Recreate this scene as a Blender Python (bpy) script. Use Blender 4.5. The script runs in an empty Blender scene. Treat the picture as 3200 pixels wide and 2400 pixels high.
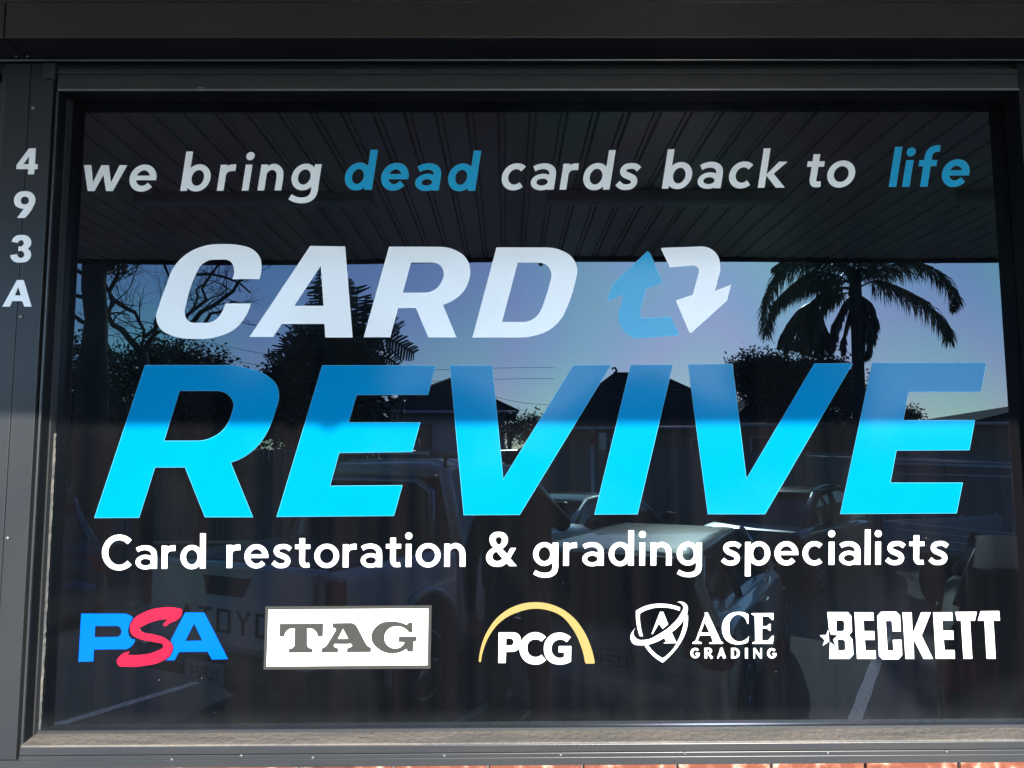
import bpy, bmesh, math, random
from mathutils import Vector, Matrix, geometry
random.seed(7)
S = bpy.context.scene
COL = S.collection
R_ = math.radians
# ---------------------------------------------------------------- camera, sky, sun, exposure
FPX = 2322.0                                   # focal length in pixels of a 3200 px wide frame
CAM = Vector((0.0, -2.06, 1.65))
Zc = Vector((-99, 24942, -FPX)).normalized()
Yc = Vector((-15, -220, -FPX)); Yc = (Yc - Zc * Yc.dot(Zc)).normalized()
Xc = Yc.cross(Zc)
ROT = Matrix((Xc, Yc, Zc))
cd = bpy.data.cameras.new('camera'); cam = bpy.data.objects.new('camera', cd); COL.objects.link(cam)
cd.sensor_width = 36; cd.lens = FPX / 3200 * 36; cd.clip_start = 0.02; cd.clip_end = 600
M4 = ROT.to_4x4(); M4.translation = CAM; cam.matrix_world = M4
S.camera = cam
W = bpy.data.worlds.new('World'); S.world = W; W.use_nodes = True
SUNV = Vector((0.27, -1.0, 0.404)).normalized()
nt = W.node_tree; bg = nt.nodes['Background']
sky = nt.nodes.new('ShaderNodeTexSky'); sky.sky_type = 'NISHITA'; sky.sun_disc = False
sky.sun_elevation = math.asin(SUNV.z); sky.sun_rotation = math.atan2(SUNV.x, SUNV.y)
sky.air_density = 1.0; sky.dust_density = 0.4; sky.ozone_density = 5.5
nt.links.new(sky.outputs[0], bg.inputs[0]); bg.inputs[1].default_value = 0.15
sl = bpy.data.lights.new('sun', 'SUN'); sl.energy = 2.0; sl.angle = R_(0.5); sl.color = (1.0, 0.93, 0.82)
so = bpy.data.objects.new('sun', sl); COL.objects.link(so)
so.rotation_euler = SUNV.to_track_quat('Z', 'Y').to_euler()
S.view_settings.view_transform = 'Standard'; S.view_settings.look = 'None'
S.view_settings.exposure = 2.4; S.view_settings.gamma = 1
S.render.engine = 'CYCLES'
S.cycles.max_bounces = 7; S.cycles.glossy_bounces = 5; S.cycles.diffuse_bounces = 4
S.cycles.sample_clamp_indirect = 8

# ---------------------------------------------------------------- helpers
def wpt(px, py, yp):                            # where the sight line of a photo pixel meets the vertical plane y = yp
    d = ROT @ Vector((px - 1600, 1200 - py, -FPX)); t = (yp - CAM.y) / d.y
    return CAM + d * t
def far(px, py, Y):                             # a point of the street, Y metres in front of the mirror image of the viewer
    w = wpt(px, py, CAM.y + Y)
    return Vector((w.x, -w.y, w.z))
def tag(o, label, cat, group=None, kind=None):
    if label: o['label'] = label
    if cat: o['category'] = cat
    if group: o['group'] = group
    if kind: o['kind'] = kind
    return o
def thing(name, label, cat, loc=(0, 0, 0), rz=0, group=None):
    o = bpy.data.objects.new(name, None); COL.objects.link(o); o.empty_display_size = .1
    o.location = loc; o.rotation_euler = (0, 0, rz)
    return tag(o, label, cat, group)
def obj(name, bm, mats, parent=None, smooth=False, bevel=0):
    me = bpy.data.meshes.new(name)
    if smooth:
        for f in bm.faces: f.smooth = True
    bm.to_mesh(me); bm.free()
    o = bpy.data.objects.new(name, me); COL.objects.link(o)
    for m in (mats if isinstance(mats, (list, tuple)) else [mats]): me.materials.append(m)
    if parent: o.parent = parent
    if bevel:
        b = o.modifiers.new('b', 'BEVEL'); b.width = bevel; b.segments = 2; b.limit_method = 'ANGLE'; b.angle_limit = R_(40)
    return o
def box(bm, a, b, mi=0):
    x0, y0, z0 = a; x1, y1, z1 = b
    v = [bm.verts.new(p) for p in ((x0,y0,z0),(x1,y0,z0),(x1,y1,z0),(x0,y1,z0),(x0,y0,z1),(x1,y0,z1),(x1,y1,z1),(x0,y1,z1))]
    for q in ((0,3,2,1),(4,5,6,7),(0,1,5,4),(1,2,6,5),(2,3,7,6),(3,0,4,7)):
        f = bm.faces.new([v[i] for i in q]); f.material_index = mi
    return v
def tube(bm, pts, rad, n=8, mi=0, cap=True):
    pts = [Vector(p) for p in pts]
    if not isinstance(rad, (list, tuple)): rad = [rad] * len(pts)
    rings = []
    ref = None
    for i, p in enumerate(pts):
        d = (pts[min(i + 1, len(pts) - 1)] - pts[max(i - 1, 0)])
        if d.length < 1e-9: d = Vector((0, 0, 1))
        d.normalize()
        if ref is None: ref = Vector((0, 0, 1)) if abs(d.z) < .9 else Vector((1, 0, 0))
        a = (ref - d * ref.dot(d))
        if a.length < 1e-4: a = d.orthogonal()
        a.normalize(); b = d.cross(a); ref = a
        rings.append([bm.verts.new(p + (a * math.cos(2 * math.pi * k / n) + b * math.sin(2 * math.pi * k / n)) * rad[i]) for k in range(n)])
    for r0, r1 in zip(rings, rings[1:]):
        for k in range(n):
            f = bm.faces.new((r0[k], r0[(k + 1) % n], r1[(k + 1) % n], r1[k])); f.material_index = mi; f.smooth = True
    if cap:
        for r in (rings[0][::-1], rings[-1]):
            f = bm.faces.new(r); f.material_index = mi
def loft(bm, rings, mi=0, cap=True, closed=True):
    vr = [[bm.verts.new(p) for p in r] for r in rings]
    n = len(vr[0])
    for a, b in zip(vr, vr[1:]):
        for k in range(n if closed else n - 1):
            f = bm.faces.new((a[k], a[(k + 1) % n], b[(k + 1) % n], b[k])); f.material_index = mi
    if cap:
        bm.faces.new(vr[0][::-1]).material_index = mi; bm.faces.new(vr[-1]).material_index = mi
    return vr
def lathe(bm, c, axis, prof, n=24, mi=0):        # prof: (radius, offset along axis)
    c = Vector(c); ax = Vector(axis).normalized(); a = ax.orthogonal().normalized(); b = ax.cross(a)
    rs = [[bm.verts.new(c + ax * h + (a * math.cos(2 * math.pi * k / n) + b * math.sin(2 * math.pi * k / n)) * r) for k in range(n)] for r, h in prof]
    for p, q in zip(rs, rs[1:]):
        for k in range(n):
            f = bm.faces.new((p[k], p[(k + 1) % n], q[(k + 1) % n], q[k])); f.material_index = mi; f.smooth = True
    bm.faces.new(rs[0][::-1]).material_index = mi; bm.faces.new(rs[-1]).material_index = mi
def copy_tree(o, parent=None):
    c = o.copy(); COL.objects.link(c); c.parent = parent
    for ch in [x for x in bpy.data.objects if x.parent is o]: copy_tree(ch, c)
    return c

# ---------------------------------------------------------------- materials
def mat(name, col, rough=.5, metal=0, spec=.5, ior=1.5, noise=None, bump=0, bscale=40, coat=0, coatr=.05):
    m = bpy.data.materials.new(name); m.use_nodes = True; t = m.node_tree; p = t.nodes['Principled BSDF']
    p.inputs['Base Color'].default_value = (*col, 1); p.inputs['Roughness'].default_value = rough
    p.inputs['Metallic'].default_value = metal; p.inputs['IOR'].default_value = ior
    p.inputs['Specular IOR Level'].default_value = spec
    p.inputs['Coat Weight'].default_value = coat; p.inputs['Coat Roughness'].default_value = coatr
    tc = t.nodes.new('ShaderNodeTexCoord')
    if noise:                                   # (scale, second colour, contrast low, high)
        sc, c2, lo, hi = noise[:4]
        n = t.nodes.new('ShaderNodeTexNoise'); n.inputs['Scale'].default_value = sc; n.inputs['Detail'].default_value = 6
        mp = t.nodes.new('ShaderNodeMapping')
        if len(noise) > 4: mp.inputs['Scale'].default_value = noise[4]
        t.links.new(tc.outputs['Object'], mp.inputs[0]); t.links.new(mp.outputs[0], n.inputs['Vector'])
        r = t.nodes.new('ShaderNodeValToRGB'); r.color_ramp.elements[0].position = lo; r.color_ramp.elements[1].position = hi
        r.color_ramp.elements[0].color = (*col, 1); r.color_ramp.elements[1].color = (*c2, 1)
        t.links.new(n.outputs['Fac'], r.inputs[0]); t.links.new(r.outputs[0], p.inputs['Base Color'])
    if bump:
        n = t.nodes.new('ShaderNodeTexNoise'); n.inputs['Scale'].default_value = bscale; n.inputs['Detail'].default_value = 5
        t.links.new(tc.outputs['Object'], n.inputs['Vector'])
        b = t.nodes.new('ShaderNodeBump'); b.inputs['Strength'].default_value = bump; b.inputs['Distance'].default_value = .01
        t.links.new(n.outputs['Fac'], b.inputs['Height']); t.links.new(b.outputs[0], p.inputs['Normal'])
    return m
M = {}
M['frame'] = mat('frame_powdercoat', (.027, .029, .031), .34, noise=(3, (.037, .037, .036), .35, .75), bump=.04, bscale=160)
M['pillar'] = mat('pillar_powdercoat', (.026, .029, .032), .30, spec=.22, noise=(2.2, (.035, .036, .036), .35, .75), bump=.03, bscale=9)
M['box'] = mat('box_powdercoat', (.022, .020, .017), .20, spec=.5, ior=1.5, noise=(1.5, (.036, .034, .03), .3, .8), bump=.05, bscale=5)
M['black'] = mat('black_gap', (.008, .008, .009), .7)
M['edge'] = mat('bright_trim', (.28, .28, .27), .3, metal=.6)
M['dirt'] = mat('sill_dirt', (.115, .105, .092), .6, noise=(9, (.17, .145, .118), .40, .60, (.35, 3, 3)), bump=.5, bscale=60)
M['putty'] = mat('old_sealant', (.10, .10, .095), .7, noise=(24, (.22, .20, .16), .48, .60, (1, 1, .5)), bump=.6, bscale=90)
M['jamb'] = mat('shaded_powdercoat', (.004, .0045, .006), .5, spec=.25, noise=(3, (.008, .009, .010), .35, .75))  # frame coat darkened, shade of recess and undersides put into the colour
M['screw'] = mat('screw_metal', (.22, .22, .22), .4, metal=.8)
M['soffit'] = mat('soffit_paint', (.70, .60, .48), .3, noise=(2.5, (.78, .68, .56), .3, .7))
M['batten'] = mat('batten_enamel', (.72, .68, .62), .35)
M['concrete'] = mat('footpath_concrete', (.55, .53, .49), .8, noise=(2, (.62, .60, .56), .3, .7), bump=.3, bscale=60)
M['line'] = mat('road_line_paint', (.80, .80, .76), .6, noise=(70, (.16, .16, .155), .50, .60), bump=.3, bscale=120)
M['bark'] = mat('bark', (.028, .024, .02), .9, noise=(6, (.065, .055, .045), .3, .7), bump=.6, bscale=12)
M['bark2'] = mat('dark_bark', (.035, .03, .026), .9, noise=(6, (.08, .07, .055), .3, .7), bump=.6, bscale=12)
M['tyre'] = mat('tyre_rubber', (.012, .012, .012), .8)
M['rim'] = mat('wheel_alloy', (.45, .45, .46), .3, metal=.8)
M['carglass'] = mat('car_glass', (.012, .016, .018), .04, ior=1.55)
M['plastic'] = mat('black_plastic', (.02, .02, .021), .5)
M['redlamp'] = mat('red_lamp', (.30, .012, .012), .12)
M['rail'] = mat('glint_rail_metal', (.8, .8, .8), .07, metal=1)  # mirror metal for the rails added to catch a sun glint
M['lens'] = mat('lamp_lens', (.55, .55, .55), .08)
M['skin'] = mat('skin', (.42, .25, .18), .55)
M['cloth'] = mat('dark_jacket', (.018, .019, .024), .85, bump=.4, bscale=30)
M['jeans'] = mat('dark_trousers', (.02, .022, .03), .9, bump=.3, bscale=60)
M['hair'] = mat('dark_hair', (.012, .010, .009), .6)
M['roof'] = mat('roof_tiles', (.022, .02, .02), .9, noise=(3, (.036, .032, .03), .3, .7), bump=.6, bscale=6)
M['wallA'] = mat('house_weatherboard', (.30, .31, .32), .7, noise=(1.5, (.36, .36, .36), .3, .7))
M['wallB'] = mat('house_brick', (.16, .10, .08), .8, noise=(4, (.22, .14, .11), .3, .7))
M['trimw'] = mat('white_gutter', (.45, .45, .44), .5)
M['fence'] = mat('fence_boards', (.10, .10, .11), .7, noise=(1, (.14, .14, .15), .3, .7, (6, 1, 1)))
M['wire'] = mat('cable', (.02, .02, .02), .6)
M['signw'] = mat('sign_white', (.6, .6, .58), .5)
M['signr'] = mat('sign_red', (.35, .03, .03), .5)
def leafmat(name, c, c2):
    m = mat(name, c, .45, noise=(1.7, c2, .35, .65)); m.node_tree.nodes['Principled BSDF'].inputs['Subsurface Weight'].default_value = 0
    return m
M['leafd'] = leafmat('dark_foliage', (.030, .045, .018), (.055, .075, .03))
M['leafo'] = leafmat('olive_foliage', (.055, .07, .022), (.11, .11, .04))
M['palm'] = leafmat('palm_leaf', (.07, .085, .03), (.14, .155, .055)); M['palm'].node_tree.nodes['Principled BSDF'].inputs['Roughness'].default_value = .28
M['deadfrond'] = leafmat('dead_frond', (.05, .042, .03), (.08, .065, .045))
def carpaint(name, c, metal=.5, rough=.3):
    return mat(name, c, rough, metal=metal, coat=1, coatr=.04)
M['white'] = carpaint('white_paint', (.82, .83, .82), 0, .35)
M['silver'] = carpaint('silver_paint', (.80, .80, .68), .5, .46)
M['navy'] = carpaint('navy_paint', (.05, .08, .14), .4, .3)
M['darkcar'] = carpaint('dark_paint', (.02, .024, .03), .4, .3)
M['brown'] = mat('maroon_paint', (.04, .022, .019), .75, noise=(3, (.05, .028, .024), .3, .7))
M['grey4wd'] = carpaint('grey_paint', (.42, .46, .48), .5, .35)

# asphalt: aggregate, patches, worn
m = bpy.data.materials.new('asphalt'); m.use_nodes = True; t = m.node_tree; p = t.nodes['Principled BSDF']
tc = t.nodes.new('ShaderNodeTexCoord')
n1 = t.nodes.new('ShaderNodeTexNoise'); n1.inputs['Scale'].default_value = .6; n1.inputs['Detail'].default_value = 5
n2 = t.nodes.new('ShaderNodeTexVoronoi'); n2.inputs['Scale'].default_value = 70
t.links.new(tc.outputs['Object'], n1.inputs['Vector']); t.links.new(tc.outputs['Object'], n2.inputs['Vector'])
r1 = t.nodes.new('ShaderNodeValToRGB'); r1.color_ramp.elements[0].color = (.12, .128, .124, 1); r1.color_ramp.elements[1].color = (.18, .184, .174, 1)
t.links.new(n1.outputs['Fac'], r1.inputs[0])
mx = t.nodes.new('ShaderNodeMix'); mx.data_type = 'RGBA'; mx.blend_type = 'MULTIPLY'; mx.inputs[0].default_value = .75
t.links.new(r1.outputs[0], mx.inputs[6]); t.links.new(n2.outputs['Color'], mx.inputs[7])
t.links.new(mx.outputs[2], p.inputs['Base Color']); p.inputs['Roughness'].default_value = .8; p.inputs['Specular IOR Level'].default_value = .35
b = t.nodes.new('ShaderNodeBump'); b.inputs['Strength'].default_value = .5; b.inputs['Distance'].default_value = .004
t.links.new(n2.outputs['Distance'], b.inputs['Height']); t.links.new(b.outputs[0], p.inputs['Normal'])
M['asphalt'] = m

# tinted reflective film on glass: dark body, coloured interference in its mirror coat, faint dust
m = bpy.data.materials.new('tinted_glass'); m.use_nodes = True; t = m.node_tree; p = t.nodes['Principled BSDF']
tc = t.nodes.new('ShaderNodeTexCoord')
mp = t.nodes.new('ShaderNodeMapping'); mp.inputs['Scale'].default_value = (16, 1, .25)
st = t.nodes.new('ShaderNodeTexNoise'); st.inputs['Scale'].default_value = 1; st.inputs['Detail'].default_value = 3
t.links.new(tc.outputs['Object'], mp.inputs[0]); t.links.new(mp.outputs[0], st.inputs['Vector'])
rr = t.nodes.new('ShaderNodeValToRGB'); rr.color_ramp.elements[0].position = .40; rr.color_ramp.elements[1].position = .60
rr.color_ramp.elements[0].color = (.0020, .0026, .0036, 1); rr.color_ramp.elements[1].color = (.0048, .0048, .0056, 1)
t.links.new(st.outputs['Fac'], rr.inputs[0])
dv = t.nodes.new('ShaderNodeTexVoronoi'); dv.inputs['Scale'].default_value = 22
dn = t.nodes.new('ShaderNodeTexNoise'); dn.inputs['Scale'].default_value = 3
t.links.new(tc.outputs['Object'], dv.inputs['Vector']); t.links.new(tc.outputs['Object'], dn.inputs['Vector'])
lt = t.nodes.new('ShaderNodeMath'); lt.operation = 'LESS_THAN'; lt.inputs[1].default_value = .032
gt = t.nodes.new('ShaderNodeMath'); gt.operation = 'GREATER_THAN'; gt.inputs[1].default_value = .56
t.links.new(dv.outputs['Distance'], lt.inputs[0]); t.links.new(dn.outputs['Fac'], gt.inputs[0])
mu = t.nodes.new('ShaderNodeMath'); mu.operation = 'MULTIPLY'; t.links.new(lt.outputs[0], mu.inputs[0]); t.links.new(gt.outputs[0], mu.inputs[1])
mx = t.nodes.new('ShaderNodeMix'); mx.data_type = 'RGBA'; t.links.new(mu.outputs[0], mx.inputs[0])
t.links.new(rr.outputs[0], mx.inputs[6]); mx.inputs[7].default_value = (.14, .14, .13, 1)
sp = t.nodes.new('ShaderNodeSeparateXYZ'); t.links.new(tc.outputs['Object'], sp.inputs[0])
mr = t.nodes.new('ShaderNodeMapRange'); mr.inputs[1].default_value = .055; mr.inputs[2].default_value = .004; mr.inputs[3].default_value = 0; mr.inputs[4].default_value = 1
t.links.new(sp.outputs[2], mr.inputs[0])
sn = t.nodes.new('ShaderNodeTexNoise'); sn.inputs['Scale'].default_value = 14; sn.inputs['Detail'].default_value = 8; t.links.new(tc.outputs['Object'], sn.inputs['Vector'])
sm = t.nodes.new('ShaderNodeMath'); sm.operation = 'MULTIPLY'; t.links.new(mr.outputs[0], sm.inputs[0]); t.links.new(sn.outputs['Fac'], sm.inputs[1])
ss_ = t.nodes.new('ShaderNodeTexNoise'); ss_.inputs['Scale'].default_value = 1.6; ss_.inputs['Detail'].default_value = 9; ss_.inputs['Distortion'].default_value = 1.5; t.links.new(tc.outputs['Object'], ss_.inputs['Vector'])
sr = t.nodes.new('ShaderNodeMapRange'); sr.inputs[1].default_value = .52; sr.inputs[2].default_value = .75; sr.inputs[3].default_value = 0; sr.inputs[4].default_value = .35; t.links.new(ss_.outputs['Fac'], sr.inputs[0])
sa = t.nodes.new('ShaderNodeMath'); sa.operation = 'ADD'; sa.use_clamp = True; t.links.new(sm.outputs[0], sa.inputs[0]); t.links.new(sr.outputs[0], sa.inputs[1])
md = t.nodes.new('ShaderNodeMix'); md.data_type = 'RGBA'; t.links.new(sa.outputs[0], md.inputs[0]); t.links.new(mx.outputs[2], md.inputs[6]); md.inputs[7].default_value = (.017, .018, .018, 1)
t.links.new(md.outputs[2], p.inputs['Base Color'])
p.inputs['Roughness'].default_value = 0.0; p.inputs['IOR'].default_value = 1.69
ft = t.nodes.new('ShaderNodeTexNoise'); ft.inputs['Scale'].default_value = 1.1; ft.inputs['Detail'].default_value = 1
mp2 = t.nodes.new('ShaderNodeMapping'); mp2.inputs['Scale'].default_value = (1.4, 1, 1.2); mp2.inputs['Location'].default_value = (3.1, 0, 1.7)
t.links.new(tc.outputs['Object'], mp2.inputs[0]); t.links.new(mp2.outputs[0], ft.inputs['Vector'])
fr = t.nodes.new('ShaderNodeValToRGB'); e = fr.color_ramp.elements
e[0].position = .32; e[0].color = (.40, .72, .74, 1); e[1].position = .66; e[1].color = (.42, .72, .74, 1)
x = e.new(.48); x.color = (.53, .58, .80, 1); x = e.new(.57); x.color = (.44, .62, .80, 1)
t.links.new(ft.outputs['Fac'], fr.inputs[0]); t.links.new(fr.outputs[0], p.inputs['Specular Tint'])
wv = t.nodes.new('ShaderNodeTexNoise'); wv.inputs['Scale'].default_value = 1.3; wv.inputs['Detail'].default_value = 0
t.links.new(tc.outputs['Object'], wv.inputs['Vector'])
bp = t.nodes.new('ShaderNodeBump'); bp.inputs['Strength'].default_value = .16; bp.inputs['Distance'].default_value = .004
t.links.new(wv.outputs['Fac'], bp.inputs['Height']); t.links.new(bp.outputs[0], p.inputs['Normal'])
M['pane'] = m

# brick
m = bpy.data.materials.new('sill_brick'); m.use_nodes = True; t = m.node_tree; p = t.nodes['Principled BSDF']
tc = t.nodes.new('ShaderNodeTexCoord'); n = t.nodes.new('ShaderNodeTexNoise'); n.inputs['Scale'].default_value = 26; n.inputs['Detail'].default_value = 8
t.links.new(tc.outputs['Object'], n.inputs['Vector'])
r = t.nodes.new('ShaderNodeValToRGB'); e = r.color_ramp.elements; e[0].position = .46; e[0].color = (.165, .040, .018, 1); e[1].position = .66; e[1].color = (.36, .30, .23, 1)
x = e.new(.56); x.color = (.24, .08, .04, 1)
t.links.new(n.outputs['Fac'], r.inputs[0]); t.links.new(r.outputs[0], p.inputs['Base Color']); p.inputs['Roughness'].default_value = .85
b = t.nodes.new('ShaderNodeBump'); b.inputs['Strength'].default_value = .7; b.inputs['Distance'].default_value = .004
t.links.new(n.outputs['Fac'], b.inputs['Height']); t.links.new(b.outputs[0], p.inputs['Normal'])
M['brick'] = m
M['mortar'] = mat('mortar', (.16, .11, .09), .9, bump=.4, bscale=80)

def vinyl(name, col, ior=1.4):
    m = mat(name, col, .5, noise=(5, tuple(c * .96 for c in col), .3, .7))
    p = m.node_tree.nodes['Principled BSDF']; p.inputs['Specular IOR Level'].default_value = 0
    p.inputs['Coat Weight'].default_value = 1; p.inputs['Coat Roughness'].default_value = .10; p.inputs['Coat IOR'].default_value = ior
    return m
M['vwhite'] = vinyl('white_vinyl', (.96, .94, .89), 1.33)
M['vblue'] = vinyl('blue_vinyl', (.0, .205, .42), 1.22)
M['vlight'] = vinyl('light_blue_vinyl', (.02, .38, .62), 1.25)
M['vpsa'] = vinyl('azure_vinyl', (.0, .105, .60))
M['vred'] = vinyl('red_vinyl', (.50, .012, .036))
M['vgold'] = vinyl('gold_vinyl', (.30, .225, .078))
M['vgrey'] = vinyl('grey_vinyl', (.048, .048, .043))
M['vnavy'] = vinyl('navy_vinyl', (.005, .008, .03))
M['vkey'] = vinyl('pale_keyline_vinyl', (.10, .42, .60))

# ---------------------------------------------------------------- flat shapes cut from vinyl
K = 800 / 2212.0
def T(c, r, pts):                                # read-off points of one enlarged ninth -> photo pixels, third value = curve flag
    out = []
    for q in pts:
        x, y = q[0], q[1]; f = q[2] if len(q) > 2 else 0
        out.append((800 * c + x * K, 600 * r + y * K, f))
    return out
def Zm(ox, oy, w, pts):
    k = w / 2212.0
    return [(ox + q[0] * k, oy + q[1] * k, q[2] if len(q) > 2 else 0) for q in pts]
def curve(pts, seg=7):                           # flag 0 corner, 1 smooth, 2 joint between a straight edge and a curve
    n = len(pts); out = []
    P = [Vector(p[:2]) for p in pts]; F = [p[2] if len(p) > 2 else 0 for p in pts]
    def straight(i, j): return F[i] != 1 and F[j] != 1 and not (F[i] == 2 and F[j] == 2 and False)
    def tan(i, other):
        if F[i] == 1:
            a, b = P[i] - P[i - 1], P[(i + 1) % n] - P[i]
            if a.length < 1e-9 or b.length < 1e-9: return (a + b).normalized()
            return (a.normalized() * b.length + b.normalized() * a.length).normalized()
        if F[i] == 2:
            pi, ni = (i - 1) % n, (i + 1) % n
            if other == ni and F[pi] != 1: return (P[i] - P[pi]).normalized()
            if other == pi and F[ni] != 1: return (P[ni] - P[i]).normalized()
            return (P[ni] - P[pi]).normalized()
        return None
    for i in range(n):
        j = (i + 1) % n
        out.append(P[i])
        if straight(i, j): continue
        L = (P[j] - P[i]).length
        t0, t1 = tan(i, j), tan(j, i)
        d = (P[j] - P[i]) / L
        if t0 is None: t0 = (d * 2 * d.dot(t1) - t1) if t1 is not None else d
        if t1 is None: t1 = (d * 2 * d.dot(t0) - t0)
        b0, b1, b2, b3 = P[i], P[i] + t0 * L * .36, P[j] - t1 * L * .36, P[j]
        for k in range(1, seg):
            u = k / seg; v = 1 - u
            out.append(b0 * v**3 + b1 * 3 * u * v * v + b2 * 3 * u * u * v + b3 * u**3)
    return [(q.x, q.y) for q in out]
def ell(cx, cy, rx, ry, n=40): return [(cx + rx * math.cos(2 * math.pi * k / n), cy + ry * math.sin(2 * math.pi * k / n)) for k in range(n)]
def grow(poly, d):
    n = len(poly); P = [Vector(q) for q in poly]
    area = sum(P[i].x * P[(i + 1) % n].y - P[(i + 1) % n].x * P[i].y for i in range(n))
    s = 1 if area > 0 else -1; out = []
    for i in range(n):
        a = P[i] - P[i - 1]; b = P[(i + 1) % n] - P[i]
        if a.length < 1e-6 or b.length < 1e-6: out.append(poly[i]); continue
        na = Vector((a.y, -a.x)).normalized() * s; nb = Vector((b.y, -b.x)).normalized() * s
        mm = na + nb; L = mm.length
        mm = mm / L * min(1 / max(L / 2, .35), 2.2) if L > 1e-4 else na
        out.append((P[i].x + mm.x * d, P[i].y + mm.y * d))
    return out
def put_shape(bm, loops, depth, mi=0, plane=0.0, back=None, warp=None):
    """loops: outer outline then holes, in photo pixels; laid on the plane y = plane, standing depth proud of it"""
    if warp: loops = [[warp(*q) for q in l] for l in loops]
    y = plane - depth
    L3 = [[wpt(px, py, y) for px, py in l] for l in loops]
    tris = geometry.tessellate_polygon([[Vector((v.x, v.z, 0)) for v in l] for l in L3])
    fl = [v for l in L3 for v in l]
    vs = [bm.verts.new(v) for v in fl]
    for tr in tris:
        a, b, c = [fl[i] for i in tr]
        nrm = (b - a).cross(c - a)
        if nrm.length < 1e-12: continue
        order = tr if nrm.y < 0 else tr[::-1]
        try: bm.faces.new([vs[i] for i in order]).material_index = mi
        except ValueError: pass
    k = 0; yb = plane if back is None else back
    for l in L3:
        n = len(l); bk = [bm.verts.new((v.x, yb - .00002, v.z)) for v in l]
        for i in range(n):
            j = (i + 1) % n
            try: bm.faces.new((vs[k + i], vs[k + j], bk[j], bk[i])).material_index = mi
            except ValueError: pass
        k += n
def cut(name, parts, m, parent, key=None, depth=.0010, label=None, plane=0.0, thin=0):
    """one vinyl piece; parts = list of [outer, hole, hole...]; key = keyline material"""
    bm = bmesh.new()
    for i, loops in enumerate(parts):
        ls = [curve(l) if len(l[0]) > 2 else l for l in loops]
        if thin: ls = [grow(ls[0], -thin)] + [grow(h, thin) for h in ls[1:]]
        if key:
            put_shape(bm, [grow(ls[0], 1.1)] + [grow(h, -1.1) for h in ls[1:]], .0005, 1, plane)
        put_shape(bm, ls, depth + i * .00012, 0, plane, back=(plane - .0005) if key else None)
    bmesh.ops.recalc_face_normals(bm, faces=[])
    o = obj(name, bm, [m, key] if key else m, parent)
    if label: o['label'] = label
    return o

# ---------------------------------------------------------------- stroke-built lettering (x-height 1, baseline 0, y up)
def cat_rom(pts, seg=8):
    if len(pts) < 3: return pts
    P = [pts[0]] + list(pts) + [pts[-1]]; out = []
    for i in range(1, len(P) - 2):
        p0, p1, p2, p3 = P[i - 1], P[i], P[i + 1], P[i + 2]
        for k in range(seg):
            u = k / seg
            out.append(tuple(.5 * ((2 * b) + (-a + c) * u + (2 * a - 5 * b + 4 * c - d) * u * u + (-a + 3 * b - 3 * c + d) * u**3) for a, b, c, d in zip(p0, p1, p2, p3)))
    out.append(tuple(pts[-1])); return out
def stroke(pts, w=.26, smooth=True):
    pts = [(p[0], p[1], p[2] if len(p) > 2 else w) for p in pts]
    if smooth: pts = cat_rom(pts)
    L, Rr = [], []
    for i, p in enumerate(pts):
        a = pts[max(i - 1, 0)]; b = pts[min(i + 1, len(pts) - 1)]
        dx, dy = b[0] - a[0], b[1] - a[1]; h = math.hypot(dx, dy) or 1
        nx, ny = -dy / h * p[2] / 2, dx / h * p[2] / 2
        L.append((p[0] + nx, p[1] + ny)); Rr.append((p[0] - nx, p[1] - ny))
    return [L + Rr[::-1]]
def arc(cx, cy, rx, ry, a0, a1, w=.25, wt=.22, n=26):
    pts = []
    for k in range(n + 1):
        a = R_(a0 + (a1 - a0) * k / n); c = abs(math.cos(a))
        pts.append((cx + rx * math.cos(a), cy + ry * math.sin(a), wt + (w - wt) * c))
    return stroke(pts, smooth=False)
def ring(cx, cy, rx, ry, w=.25, wt=.22): return [ell(cx, cy, rx, ry), ell(cx, cy, rx - w, ry - wt)]
def rect(x0, y0, x1, y1): return [[(x0, y0), (x1, y0), (x1, y1), (x0, y1)]]
A_ = 1.52
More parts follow.
